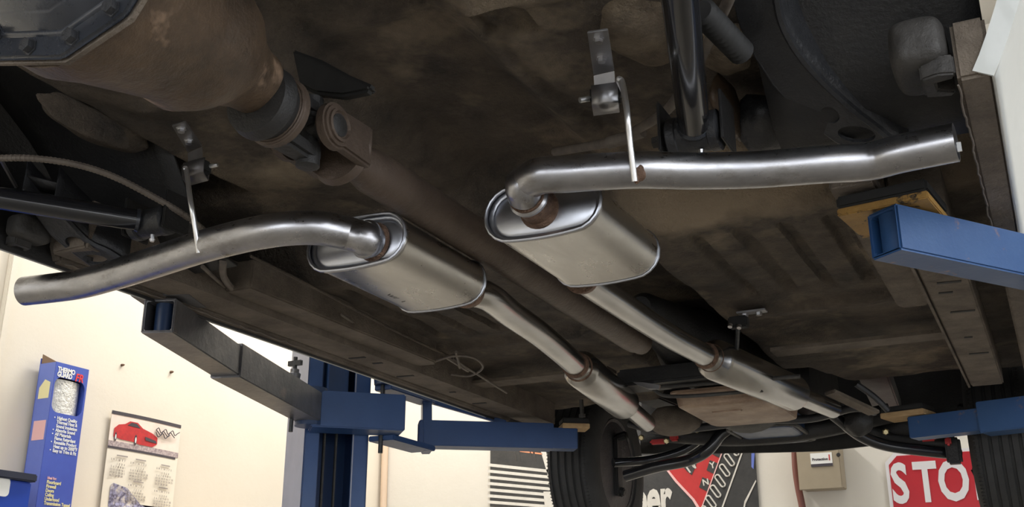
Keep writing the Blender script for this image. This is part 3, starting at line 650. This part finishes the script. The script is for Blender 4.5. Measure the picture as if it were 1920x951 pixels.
tpan = stack([rr(tx0-.012, tx1+.012, ty0-.012, ty1+.012, .03, .655), rr(tx0-.012, tx1+.012, ty0-.012, ty1+.012, .03, .649), rr(tx0, tx1, ty0, ty1, .03, .648), rr(tx0+.006, tx1-.006, ty0+.006, ty1-.006, .03, .612), rr(tx0+.02, tx1-.02, ty0+.02, ty1-.02, .03, .606)]).build('transmission_pan', M['panrust'], car, label='tan metal transmission pan', bevel=.002)
MB().box((CX+.07, ty0+.12, .605), (.09, .02, .006)).build('pan_rib', M['panrust'], tpan, bevel=.002)
MB().lathe((CX, 2.60, .80), (0,1,0), [(0,.03),(.02,.045),(.1,.055),(.35,.09),(.45,.115),(.85,.12),(1.0,.17),(1.08,.175)], 28).build('gearbox', M['blackpan'], car)
MB().box((CX, 4.0, .86), (.42, .62, .28)).build('engine_block', M['blackpan'], car, bevel=.03)
oz = .69
op = stack([rr(-1.02,-.79,3.70,4.08,.04,.71), rr(-1.02,-.79,3.70,4.08,.04,.665), rr(-1.01,-.80,3.71,4.07,.04,.645), rr(-.99,-.82,3.73,4.05,.04,.64)]).build('oil_pan', M['navy'], car, label='dark blue painted engine oil pan', bevel=.002)
b = MB(); rg = rr(-1.025,-.785,3.695,4.085,.045,.652); b.tube(rg+[rg[0], rg[1]], .008, 8, caps=False); b.build('oil_pan_rim', M['castgrey'], op)
# front crossmember, links
b = MB(); b.tube(spline([V((-1.33,3.98,.70)), V((-1.15,3.95,.672)), V((-1.03,3.94,.66)), V((-.85,3.94,.66)), V((-.70,3.95,.675)), V((-.50,3.98,.71))], 6), .036, 12); b.build('front_crossmember', M['blackpan'], car)
b = MB(); b.tube(spline([PD(1180,795,3.9), PD(1240,808,3.8), PD(1330,800,3.7), PD(1420,788,3.65), PD(1520,785,3.6), PD(1600,765,3.5), PD(1640,772,3.55)], 6), .014, 10); b.build('steering_drag_link', M['satin'], car)
b = MB(); b.lathe((CX-.02, 3.55, .83), (0,1,0), [(0,.12),(.05,.16),(.12,.17)], 24); b.build('bell_housing', M['blackpan'], car)
# dark tan downpipe hump behind the left pipe end
lump(PD(1265,790,3.75), (.10,.10,.05), M['under2'], 'starter_cover', 3, .15, 3)
def wheel(cx, cy, cz, inner):
    # inner: +1 when the inboard side faces +x
    w_ = .205; r = .335; b = MB()
    prof = [(-.075,.195),(-.098,.21),(-.104,.25),(-.100,.29),(-.088,.316)]
    tr = []
    for x in (-.062,-.031,0.,.031,.062): tr += [(x-.006, r-.001), (x-.004, r-.008), (x+.004, r-.008), (x+.006, r-.001)]
    prof += [(-.078,r-.004)]+tr+[(.078,r-.004),(.088,.316),(.100,.29),(.104,.25),(.098,.21),(.075,.195)]
    b.lathe((cx, cy, cz), (1,0,0), prof, 72); ty = b.build('tyre', M['tyre'], car, label='black front tyre with ribbed tread', angle=30)
    # tread sipes as one stuff part
    b = MB()
    for k in range(150):
        a = 2*math.pi*k/150
        for x in (-.075, .075):
            d = V((0, math.cos(a), math.sin(a))); t = V((0,-math.sin(a), math.cos(a)))
            c = V((cx+x, cy, cz))+d*(r-.004); b.hexa([c+V((sx*.009,0,0))+t*st*.0015+d*sd*.0018 for sd in (-1,1) for sx, st in ((-1,-1),(1,-1),(1,1),(-1,1))])
    b.build('tread_blocks', M['rubber'], ty)['kind'] = 'stuff'
    s = inner
    b = MB(); b.lathe((cx, cy, cz), (s,0,0), [(.086,.205),(.092,.2),(.088,.188),(.03,.182),(-.02,.165),(-.04,.12),(-.045,.05)], 40); b.build('rim', M['satin'], ty)
    b = MB(); b.lathe((cx, cy, cz), (s,0,0), [(-.03,.13),(.02,.135),(.035,.13),(.04,.07),(.06,.05),(.075,.03)], 32); b.build('brake_drum', M['blackpan'], ty)
    b = MB(); b.box((cx+s*.085, cy, cz), (.035,.06,.24)); b.tube([(cx+s*.09,cy,cz+.12),(cx+s*.14,cy,cz+.13)], .02, 10); b.tube([(cx+s*.09,cy,cz-.10),(cx+s*.12,cy,cz-.11)], .02, 10); b.build('steering_knuckle', M['blackpan'], ty, bevel=.006)
    return ty
wheel(-1.74, 4.25, .625, 1)
wheel(-.155, 4.25, .625, -1)
# lower control arms
def lca(p, mat, r, nm='lower_control_arm'): return MB().tube(spline(p, 8), r, 12).build(nm, mat, car)
l1 = lca([PD(1172,893,4.1), PD(1230,876,4.05), PD(1290,864,4.0), PD(1325,846,3.95), PD(1352,815,3.95), PD(1375,800,3.95)], M['black'], .022)
lca([PD(1150,868,4.15), PD(1220,862,4.2), PD(1280,845,4.2), PD(1320,818,4.2)], M['black'], .018)
l2 = lca([PD(1545,765,3.75), PD(1580,792,3.75), PD(1615,818,3.75), PD(1660,835,3.75), PD(1730,845,3.75), PD(1800,852,3.75)], M['black'], .021)
lca([PD(1560,780,3.85), PD(1640,812,3.85), PD(1720,828,3.8), PD(1790,832,3.75)], M['blackpan'], .024)
MB().box(PD(1788,846,3.72), (.05,.05,.09)).build('ball_joint', M['blackpan'], l2, bevel=.008)
for (x, y, d, w_, h_) in ((1234,829,4.1,.06,.018),(1265,820,4.1,.035,.03),(1287,811,4.1,.05,.04),(1740,822,3.7,.05,.02),(1778,828,3.7,.02,.03)):
    p = PD(x, y, d); MB().box(p, (w_,.03,h_)).build('polyurethane_bush', M['redpart'], car, bevel=.006)
for (x, y, d) in ((1250,826,4.05),(1307,806,4.05),(1203,820,4.1),(1660,809,3.7)): MB().lathe(PD(x, y, d), (.2,-1,-.3), [(0,.010),(.012,.012),(.02,.008)], 6).build('castle_nut', M['goldpass'], car)
lump(PD(1610,790,3.7), (.05,.05,.05), M['blackpan'], 'engine_mount', 3, .2, 8)
lump(PD(1700,800,3.85), (.12,.06,.06), M['blackpan'], 'splash_shield', 3, .2, 11)
b = MB(); b.tube(spline([PD(1605,720,3.3), PD(1640,745,3.3), PD(1665,770,3.3)], 5), .010, 8); b.build('steering_rod', M['satin'], car)
b = MB(); b.beam(PD(1555,735,3.35), PD(1640,775,3.4), .05, .012); b.build('front_rail_bracket', M['under2'], car, bevel=.003)
for s in (-1, 1):
    b = MB(); b.hexa([V((CX+s*x, y, z)) for z in (.80,.88) for x, y in ((.40,3.3),(.50,3.3),(.40,4.6),(.30,4.6))]); b.build('front_frame_rail', M['blackpan'], car, bevel=.006)
    b = MB(); b.grid(lambda u, v: (CX+s*(.42+.42*u), 3.6+.9*v, 1.0+.2*math.sin(math.pi*v)), 6, 10); b.build('inner_wing', M['blackpan'], car, solid=.005)
    b = MB(); b.hexa([V((CX+s*x, y, z)) for (z, dy) in ((.735,0),(.745,0)) for x, y in ((.25,2.98),(.82,2.98),(.82,3.06),(.25,3.06))]); b.build('floor_brace', M['under2'], car)
MB().lathe(PZ(1090,760,.73)+V((0,0,.02)), (0,.1,-1), [(0,.008),(.05,.008),(.051,.013),(.062,.013)], 6).build('hanging_bolt', M['castgrey'], car)
# ------------------------------------------------------------------ exhausts
def stad(w_, h_, y, k=10, bulge=.06):
    out = []; r = h_/2; L = w_/2-r
    for sx, a0 in ((1,-90),(-1,90)):
        for j in range(k+1):
            a = math.radians(a0+180*j/k); out.append(V((sx*L+r*math.cos(a), y, r*math.sin(a))))
        for j in range(1, 6):
            t = j/6; x = sx*L-2*sx*L*t; out.append(V((x, y, (r+bulge*r*math.sin(math.pi*t))*(1 if sx > 0 else -1))))
    return out
def exhaust(tail, neck, mc, y0, y1, mw, mh, mid, res, endp, lab, r=.029):
    ex = thing('exhaust_system', (mc[0], (y0+y1)/2, mc[1]-mh/2), lab, 'exhaust', 'twin exhausts under the car')
    MB().pipe(spline(tail, 10), r, .0025, 28).build('tail_pipe', M['pipe'], ex)
    sh = lambda pts, y=None: [V((mc[0]+p.x, p.y, mc[1]+p.z)) for p in pts]
    rings = [sh(stad(mw*k, mh*k2, y)) for y, k, k2 in ((y0,1,1),(y0+.012,1,1),(y0+.02,.985,.97),(y1-.02,.985,.97),(y1-.012,1,1),(y1,1,1))]
    b = MB(); n = len(rings[0])
    b.add([p for r_ in rings for p in r_], [(i*n+j, i*n+(j+1) % n, (i+1)*n+(j+1) % n, (i+1)*n+j) for i in range(5) for j in range(n)])
    mf = b.build('muffler', M['muffler'], ex, label='oval silver muffler body', solid=.002)
    for y, s in ((y0, 1), (y1, -1)):
        rg = sh(stad(mw, mh, y)); b = MB(); b.tube(rg+[rg[0], rg[1]], .0034, 8, caps=False); b.build('rolled_rim', M['cap'], mf)
        b = MB(); o_ = sh(stad(mw*.985, mh*.97, y+s*.004)); i_ = sh(stad(mw*.9, mh*.8, y+s*.009)); i2 = sh(stad(mw*.84, mh*.7, y+s*.006))
        b.add(o_+i_+i2, [(j, (j+1) % n, n+(j+1) % n, n+j) for j in range(n)]+[(n+j, n+(j+1) % n, 2*n+(j+1) % n, 2*n+j) for j in range(n)]+[tuple(range(2*n, 3*n))]); b.build('end_cap', M['cap'], mf, solid=.0015)
    a, c = V(neck[0]), V(neck[1]); d = (c-a)
    MB().lathe(a, d, [(0,r+.006),(.006,r+.005),(.010,r+.001),(d.length*.6,r+.001),(d.length,r+.0015)], 28).build('inlet_neck', M['weld'], mf)
    MB().lathe(a+d*.72, d, [(0,r),(.003,r+.0045),(.008,r+.005),(.012,r+.001)], 28).build('weld_bead', M['pipe'], mf)
    MB().tube(spline(mid, 8), r, 24).build('mid_pipe', M['pipe2'], ex)
    m0 = V(mid[0]); dm = (V(mid[1])-m0).normalized()
    MB().lathe(m0-dm*.004, dm, [(0,r+.005),(.01,r+.004),(.022,r+.001)], 24).build('outlet_collar', M['weld'], mf)
    A, B_ = V(res[0]), V(res[1]); d = B_-A; L = d.length; rr_ = res[2]
    rs = MB().lathe(A, d, [(0,r+.002),(.018,r+.004),(.04,rr_*.92),(.052,rr_),(L-.014,rr_),(L-.006,rr_*.97),(L-.002,r+.006),(L,r+.002)], 28).build('resonator', M['pipe2'], ex)
    MB().lathe(A-d.normalized()*.012, d, [(0,r+.001),(.004,r+.006),(.012,r+.006),(.016,r+.001)], 24).build('weld_bead', M['weld'], rs)
    MB().lathe(A+d.normalized()*.02, d, [(0,r+.004),(.003,r+.009),(.008,r+.009),(.012,r+.006)], 24).build('weld_bead', M['weld'], rs)
    MB().tube(spline(endp, 6), endp_r, 24).build('front_pipe', M['pipe2'], ex)
    return ex
endp_r = .0285
# right side
zt_ = .662
tailR = [V((-.696, 1.425, .650)), V((-.690, 1.405, .655)), PZ(985,345,zt_), PZ(1012,330,zt_), PZ(1060,327,zt_), PZ(1130,322,zt_), PZ(1200,319,zt_), PZ(1310,321,zt_), PZ(1420,318,zt_), PZ(1540,309,zt_), PZ(1610,305,zt_), PZ(1645,300,zt_), PZ(1690,288,zt_), PZ(1793,267,zt_)]
exR = exhaust(tailR, (V((-.698,1.484,.646)), V((-.695,1.425,.650))), (-.692,.645), 1.478, 1.757, .208, .094,
        [PZ(1090,520,.64), PZ(1130,548,.645), PZ(1200,595,.65), PZ(1262,634,.655), PZ(1325,668,.66)],
        (PZ(1325,668,.66), PZ(1488,738,.66), .055), [PZ(1488,738,.66), PZ(1530,755,.66), PZ(1562,768,.66)], 'silver right-hand exhaust with oval muffler and side-exit tail pipe near the white panel')
zl = .635
tailL = [PY(700,454,1.446), PY(684,448,1.424), PZ(652,438,zl), PZ(600,428,zl), PZ(550,428,zl), PZ(500,434,zl), PZ(450,444,zl), PZ(375,464,zl), PZ(290,492,zl), PZ(200,520,zl), PZ(150,533,zl), PZ(100,540,zl), PZ(46,546,zl)]
exL = exhaust(tailL, (PY(702,454,1.452), PY(687,449,1.432)), (-1.038,.632), 1.447, 1.738, .204, .088,
        [V((-.978,1.74,.615)), PZ(915,556,.625), PZ(960,590,.632), PZ(1010,625,.635), PZ(1050,658,.635), PZ(1080,685,.635)],
        (PZ(1080,685,.635), PZ(1170,757,.635), .05), [PZ(1170,757,.635), PZ(1190,774,.635), PZ(1213,794,.635)], 'silver left-hand exhaust with oval muffler and side-exit tail pipe near the calendar wall', r=.0295)
b = MB()
for row, (yy, n0) in enumerate(((1.575, 12), (1.615, 7))):
    for k in range(n0):
        if random.random() < .8: b.box((-1.045-.03*row+.0, yy+.0+k*.0085, .632-.0445), (.012, .003, .0015), Matrix.Rotation(random.uniform(-.6,.6), 3, 'Z'))
b.build('stamped_marks', M['castgrey'], exL)['kind'] = 'stuff'
p = tailR[-1]; MB().box(p+V((.004,-.024,-.018)), (.006,.003,.014)).build('cut_burr', M['rod'], exR)
# ------------------------------------------------------------------ exhaust hangers
def hanger(q, lab, mat, zp, zbx, rodx, stub):
    # q: four pixel corners of the bolted plate (tl, tr, br, bl)
    p = [PZ(x, y, zp) for x, y in q]; hg = thing('exhaust_hanger', sum(p, V())/4, lab, 'hanger', 'exhaust hangers bolted to the floor pan')
    e = (p[3]-p[0]).normalized(); sd = (p[1]-p[0]).normalized()
    b = MB(); b.prism(p, (0,0,.004)); b.build('mounting_plate', mat, hg, bevel=.0012)
    src = None
    for t in (.16, .62):
        c = (p[0].lerp(p[3], t)+p[1].lerp(p[2], t))/2
        bo = MB().lathe((0,0,0), (0,0,-1), [(0,.0095),(.002,.0095),(.0022,.0068),(.008,.0066)], 6).build('bolt', M['zinc'], None, local=True) if src is None else None
        if src is None:
            src = bo; bo.parent = hg; bo.location = c-hg.location
        else: inst(src, c, hg)
    w_ = (p[2]-p[3]).length
    # step down, rubber block and folded strap below it
    a0 = (p[2]+p[3])/2; drop = zp-zbx
    b = MB(); b.prism([p[3], p[2], p[2]+e*.012+V((0,0,-drop*.45)), p[3]+e*.012+V((0,0,-drop*.45))], e*.003); b.build('step', mat, hg)
    c = a0+e*.024+V((0,0,-drop*.62)); Rm = frame(sd, e)
    MB().box(c, (w_*1.3, .036, .034), Rm).build('rubber_block', M['rubber'], hg, bevel=.006)
    b = MB(); o = [(-.021,.012),(-.023,-.004),(-.021,-.021),(-.018,-.024),(.018,-.024),(.021,-.021),(.021,.006)]
    hw = w_*.6; n = Rm@V((0,0,1)); n = -n if n.z > 0 else n
    L = [c+e*u-n*v for u, v in o]
    b.grid(lambda u, v: L[int(round(u*(len(L)-1)))]+sd*(hw*(2*v-1)), len(L)-1, 1); b.build('strap', mat, hg, solid=.003)
    cc = c
    rp = [cc+sd*(-hw*1.5) if not rodx else cc-sd*hw*1.2]
    return hg, c, sd, e, w_
hgR, c, sd, e, w_ = hanger([(1101,62),(1140,56),(1152,133),(1113,142)], 'bright steel exhaust hanger bolted to the floor above the right tail pipe', M['galv'], .885, .835, 0, 0)
top = PY(1167,156,1.43); bot = PD(1190,340, PZ(1195,319,zt_).dot(FW)-.033)
MB().tube(spline([c, c+sd*.03, PY(1160,150,1.44), top, PD(1175,205,bot.dot(FW)+.005), PD(1181,265,bot.dot(FW)), bot], 6), .005, 10).build('hanger_rod', M['rod'], hgR)
MB().tube([c-sd*.015, PD(1087,188,(c).dot(FW)-.01)], .005, 10).build('rod_end', M['rod'], hgR)
lump(PD(1197,322, bot.dot(FW)+.010), (.012,.009,.018), M['weld'], 'weld', 3, .4, 3, exR)
hgL, c, sd, e, w_ = hanger([(322,237),(348,229),(379,275),(352,287)], 'dark steel exhaust hanger bolted to the floor above the left tail pipe', M['brkt'], .865, .815, 0, 0)
top = PY(350,322,1.345); bot = PD(373,474, PZ(375,464,zl).dot(FW)-.034)
MB().tube(spline([c, c-sd*.02, PY(347,316,1.35), top, PD(357,375,bot.dot(FW)+.01), PD(365,420,bot.dot(FW)), bot], 6), .0048, 10).build('hanger_rod', M['rod'], hgL)
MB().tube([c+sd*.01, PD(408,309,c.dot(FW)-.01)], .004, 10).build('rod_end', M['rod'], hgL)
lump(PD(377,455, bot.dot(FW)+.010), (.012,.009,.017), M['weld'], 'weld', 3, .4, 4, exL)
# small front hanger on the right pipe
c0 = PZ(1410,588,.76); hg = thing('exhaust_hanger', c0, 'small black rod hanger with two bolts above the right resonator', 'hanger', 'exhaust hangers bolted to the floor pan')
MB().box(c0+V((0,0,.004)), (.075,.03,.005)).build('mounting_plate', M['galv'], hg, bevel=.001)
for x in (-.018,.018): MB().lathe(c0+V((x,0,.001)), (0,0,-1), [(0,.009),(.008,.008)], 6).build('bolt', M['zinc'], hg)
MB().box(PZ(1385,605,.735), (.05,.03,.03)).build('rubber_block', M['rubber'], hg, bevel=.004)
for x, y in ((1369,609),(1386,611)): MB().lathe(PZ(x, y, .72), (0,-.5,-1), [(0,.007),(.008,.006)], 8).build('pin', M['zinc'], hg)
p1 = PZ(1384,606,.73); p2 = PD(1379,690,(PZ(1383,690,.67)).dot(FW)-.03); MB().tube(spline([p1, p1.lerp(p2,.3), p1.lerp(p2,.7), p2], 4), .006, 8).build('hanger_rod', M['satin'], hg)
lump(PD(1377,685,p2.dot(FW)), (.012,.012,.018), M['weld'], 'weld', 3, .4, 5, exR)
# ------------------------------------------------------------------ the lift
def tube_beam(a, b, w, h, t=.007):
    # hollow rectangular tube from a to b, a and b on the centre line
    a, b = V(a), V(b); d = (b-a).normalized(); sd = d.cross(V((0,0,1))).normalized(); u = sd.cross(d)
    mb = MB(); o = [(-1,-1),(1,-1),(1,1),(-1,1)]
    vs = [e+sd*(i*(w/2))+u*(j*(h/2)) for e in (a, b) for i, j in o]+[e+sd*(i*(w/2-t))+u*(j*(h/2-t)) for e in (a, b) for i, j in o]
    fs = [(j, (j+1) % 4, 4+(j+1) % 4, 4+j) for j in range(4)]+[(8+j, 12+j, 12+(j+1) % 4, 8+(j+1) % 4) for j in range(4)]
    fs += [(j, 8+j, 8+(j+1) % 4, (j+1) % 4) for j in range(4)]+[(4+j, 4+(j+1) % 4, 12+(j+1) % 4, 12+j) for j in range(4)]
    return mb.add(vs, fs)
def pad(parent, c, sz, d, mat1, mat2):
    Rm = Matrix.Rotation(math.atan2(d.y, d.x), 3, 'Z')
    pd = MB().box(c+V((0,0,.009)), (sz[0], sz[1], .018), Rm).build('lift_pad_plate', mat1, parent, bevel=.002)
    MB().box(c+V((0,0,.028)), (sz[0]*.98, sz[1]*.95, .02), Rm).build('rubber_pad', M['rubber'], pd, bevel=.004)
    return pd
# ---- left post, turned towards the car
zc = .59
c0 = PZ(583, 800, zc); c1 = PZ(762, 808, zc); cdv = (c1-c0); cdv.z = 0; cl = cdv.length; cdv.normalize()
nrm = V((cdv.y, -cdv.x, 0))                           # points at the camera side
LP = thing('lift_post', (c0+c1)/2-nrm*.2+V((0,0,FL-zc)), 'blue two-post lift column with carriage and swing arms by the cream wall', 'car lift', 'lift columns either side of the car')
pl = c0-nrm*.13
arm_n, arm_c = nrm, cdv
cdv = V((.62, .785, 0)).normalized(); nrm = V((cdv.y, -cdv.x, 0))
pa = PP(566, 900, pl, nrm); pb = PP(688, 900, pl, nrm); W = (pb-pa).dot(cdv); pa = V((pa.x, pa.y, 0))
dep = .26; zt2 = 3.0
def vbox(u0, u1, v0, v1, z0, z1, name, mat, par, bevel=.003, **k):
    # u along the post face, v behind the face
    P_ = [pa+cdv*u-nrm*v+V((0,0,z)) for z in (z0, z1) for u, v in ((u0,v0),(u1,v0),(u1,v1),(u0,v1))]
    return MB().hexa(P_).build(name, mat, par, bevel=bevel, **k)
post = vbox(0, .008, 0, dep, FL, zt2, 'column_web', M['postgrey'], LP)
vbox(W-.008, W, 0, dep, FL, zt2, 'column_web', M['blue'], LP)
vbox(0, W, dep-.008, dep, FL, zt2, 'column_back', M['blue'], LP)
vbox(0, W*.23, 0, .008, FL, zt2, 'column_flange', M['blue'], LP)
vbox(W*.74, W, 0, .008, FL, zt2, 'column_flange', M['blue'], LP)
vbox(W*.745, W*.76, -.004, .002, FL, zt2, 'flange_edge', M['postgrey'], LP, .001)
vbox(W*.36, W*.39, .05, .07, FL, zt2, 'chain_guide', M['castgrey'], LP, .002)
vbox(W*.55, W*.575, .05, .07, FL, zt2, 'chain_guide', M['castgrey'], LP, .002)
vbox(W*.23, W*.7, .045, .06, zc+.02, zc+.60, 'carriage_back', M['blue'], LP, .004)
vbox(W*.30, W*.33, -.002, .045, zc+.1, zc+.60, 'carriage_rib', M['blue'], LP, .002)
vbox(-.10, W+.12, -.10, .32, FL, FL+.02, 'base_plate', M['blue'], LP, .003)
# carriage beam
cdv, nrm = arm_c, arm_n
hb = .118
P_ = [c0+cdv*u-nrm*v+V((0,0,z)) for z in (0, hb) for u, v in ((0,0),(cl*.985,0),(cl*.985,.12),(0,.12))]
MB().hexa(P_).build('carriage_beam', M['blue'], LP, bevel=.004)
def pin(px, py, c, top, bot, par):
    MB().tube([V((c.x, c.y, bot)), V((c.x, c.y, top))], .007, 10).build('lock_pin', M['satin'], par)
    MB().lathe(V((c.x, c.y, top-.07)), (0,0,1), [(0,.018),(.015,.02),(.02,.014),(.03,.014)], 16).build('pin_collar', M['wornarm'], par)
    MB().box(V((c.x, c.y, top-.02)), (.05,.012,.016)).build('pin_wing', M['satin'], par)
# rear left arm
a = PZ(324, 623, .62); a2 = PZ(448, 707, .615); d = (a2-a); d.z = 0; d.normalize(); sd = V((-d.y, d.x, 0)); wI = .076; hI = .08
if sd.x > 0: sd = -sd
la0 = a+sd*wI/2+V((0,0,hI/2)); Lr = (a2-a).length
armL = tube_beam(la0, la0+d*(Lr+.25), wI, hI, .006).build('swing_arm', M['wornarm'], LP, bevel=.0025, label='worn grey telescopic lift arm')
MB().lathe(la0+d*.035-V((0,0,hI/2-.004)), (0,0,1), [(0,.022),(hI-.008,.022)], 20).build('pad_socket', M['navy'], armL)
MB().box(la0+d*.05+V((0,0,hI/2+.012)), (.11,.14,.012), Matrix.Rotation(math.atan2(d.y, d.x), 3, 'Z')).build('lift_pad_plate', M['wornarm'], armL, bevel=.002)
wO, hO = .085, .092
o0 = la0+d*(Lr+.0); o1 = PZ(560, 800, .595); o1 = V((o1.x, o1.y, o0.z)); 
so0 = o0; so1 = c0-nrm*.04+V((0,0,hb/2)); so1.z = o0.z-.005
tube_beam(so0, so1, wO, hO, .006).build('arm_sleeve', M['wornarm'], armL, bevel=.0025)
MB().lathe(so1+V((0,0,-hO/2-.012)), (0,0,1), [(0,.05),(hO+.03,.05)], 24).build('arm_pivot', M['navy'], armL)
MB().prism([so1+V((0,0,hO/2+.002))+d*(-.02), so1+V((0,0,hO/2+.002))+d*(-.17)+sd*.02, so1+V((0,0,hO/2+.05))+d*(-.15)+sd*.07, so1+V((0,0,hO/2+.05))+d*(-.03)+sd*.05], (0,0,.004)).build('restraint_plate', M['wornarm'], armL)
q = PD(553, 690, so1.dot(FW)-.02); pin(0, 0, q, q.z+.035, so1.z-hO/2-.04, LP)
# front left arm
f0 = PZ(785, 835, .59); f1 = PZ(1085, 842, .59); d = f1-f0; d.z = 0; Lf = d.length; d.normalize(); sd = V((-d.y, d.x, 0)); hF = .09; wF = .09
armF = tube_beam(f0+sd*wF/2+V((0,0,hF/2)), f0+sd*wF/2+d*(Lf*.845)+V((0,0,hF/2)), wF, hF).build('swing_arm', M['blue'], LP, bevel=.003, label='blue telescopic lift arm under the front sill')
tube_beam(f0+sd*wF/2+d*(Lf*.8)+V((0,0,hF/2-.006)), f0+sd*wF/2+d*Lf+V((0,0,hF/2-.006)), wF*.82, hF*.82, .006).build('arm_extension', M['blue'], armF, bevel=.003)
pad(armF, f0+sd*wF/2+d*(Lf*.99)+V((0,0,hF*.9-.006)), (.10,.08), d, M['timber'], M['rubber'])
# yoke: lower plate, upper strap and upright at the pivot end
piv = PZ(715, 800, .62); piv = V((piv.x, piv.y, 0)); z_lo = .582
ym = f0+sd*wF/2
b = MB(); b.beam(V((piv.x, piv.y, z_lo)), V((ym.x, ym.y, z_lo))+d*.02, .10, .018); b.build('yoke_plate', M['blue'], armF, bevel=.003)
b = MB(); b.beam(V((ym.x, ym.y, z_lo+.085))+d*.012, V((ym.x, ym.y, z_lo+.086))+d*.045, .095, .19); b.build('yoke_upright', M['blue'], armF, bevel=.003)
b = MB(); b.beam(V((piv.x, piv.y, z_lo+.172)), V((ym.x, ym.y, z_lo+.172))+d*.03, .07, .022); b.build('yoke_plate', M['blue'], armF, bevel=.003)
b = MB(); b.beam(V((ym.x, ym.y, z_lo+.178))+d*.02, f0+sd*wF/2+d*Lf*.55+V((0,0,hF+.004)), .02, .016); b.build('gusset_strut', M['blue'], armF, bevel=.002)
MB().tube([V((piv.x, piv.y, z_lo-.05)), V((piv.x, piv.y, z_lo+.20))], .008, 10).build('lock_pin', M['satin'], armF)
q = PD(718, 735, piv.dot(FW)+.15); MB().lathe(V((piv.x, piv.y, z_lo+.178)), (0,0,1), [(0,.03),(.02,.032),(.035,.022),(.05,.022)], 16).build('pin_collar', M['navy'], armF)
MB().box(V((piv.x, piv.y, z_lo+.235)), (.06,.012,.02)).build('pin_wing', M['satin'], armF)
MB().tube([V((piv.x, piv.y, z_lo+.2)), V((piv.x, piv.y, z_lo+.30))], .004, 8).build('release_rod', M['satin'], armF)
# ---- right post (outside the picture on the right) with its two arms
RP = thing('lift_post', (1.15, 2.9, FL), 'right-hand lift column with brightly lit blue swing arms reaching under the right sill', 'car lift', 'lift columns either side of the car')
MB().box((1.24, 2.75, 1.0), (.2, .30, 2*(1.0-FL))).build('column', M['blue'], RP, bevel=.006)
MB().box((1.05, 2.75, .62), (.16, .5, .14)).build('carriage_beam', M['blue'], RP, bevel=.006)
MB().box((1.2, 2.75, FL+.01), (.5, .5, .02)).build('base_plate', M['blue'], RP)
zr = .59
a = PZ(1696, 468, zr); b2 = PZ(1920, 515, zr); bl_ = PZ(1620, 486, zr); d = (b2-a); d.normalize(); sd = V((-d.y, d.x, 0)); wR = abs((bl_-a).dot(sd)); hR = .083
ra = a+sd*wR/2+V((0,0,hR/2)); sk = (bl_-a).dot(d)
L_ = 1.28
armR = tube_beam(ra+d*sk*.3, ra+d*.75, wR, hR, .007).build('swing_arm', M['bluelit'], RP, bevel=.004, label='brightly lit blue lift arm end with scuffed pad socket')
MB().lathe(ra+d*(.024)-V((0,0,hR/2-.004)), (0,0,1), [(0,.026),(hR-.008,.026)], 24).build('pad_socket', M['bluelit'], armR)
tube_beam(ra+d*.40-V((0,0,.012)), ra+d*1.45-V((0,0,.012)), wR+.03, hR+.035, .008).build('arm_sleeve', M['bluelit'], armR, bevel=.004)
pq = [PZ(1568,388,.695), PZ(1738,352,.695), PZ(1768,386,.695), PZ(1610,412,.695)]
pc = ra+d*.0; c4 = [V((p.x, p.y, 0)) for p in pq]
pdc = sum(c4, V())/4
e1 = (c4[1]-c4[0]); e2 = V((-e1.y, e1.x, 0)).normalized()
P_ = [V((p.x, p.y, zr+hR+.004)) for p in (c4[0], c4[1], c4[1]+e2*.14, c4[0]+e2*.14)]
pp_ = MB().prism(P_, (0,0,.014)).build('lift_pad_plate', M['ochre'], armR, bevel=.002)
MB().prism([p+V((0,0,.015)) for p in P_], (0,0,.022)).build('rubber_pad', M['rubber'], pp_, bevel=.004)
# front right arm
g0 = PZ(1705, 822, .59); g1 = PZ(1905, 803, .59); d = (g1-g0); d.z = 0; d.normalize(); d = (d+V((0,-.12,0))).normalized(); sd = V((-d.y, d.x, 0)); hG = .072; wG = .075
ga = g0+sd*wG/2+V((0,0,hG/2))
armG = tube_beam(ga, ga+d*.45, wG, hG, .006).build('swing_arm', M['bluelit'], RP, bevel=.003, label='brightly lit blue lift arm in front of the right tyre')
tube_beam(ga+d*.235+V((0,0,.004)), ga+d*1.5, wG+.025, hG+.028, .007).build('arm_sleeve', M['bluelit'], armG, bevel=.003)
pdk = pad(armG, ga+d*(-.01)+V((0,0,hG/2+.002)), (.15,.11), d, M['timber'], M['rubber'])
# ------------------------------------------------------------------ lift everything to floor level zero
for o in list(col.objects):
    if o.parent is None and o.type in {'MESH', 'EMPTY'}: o.location.z += H0
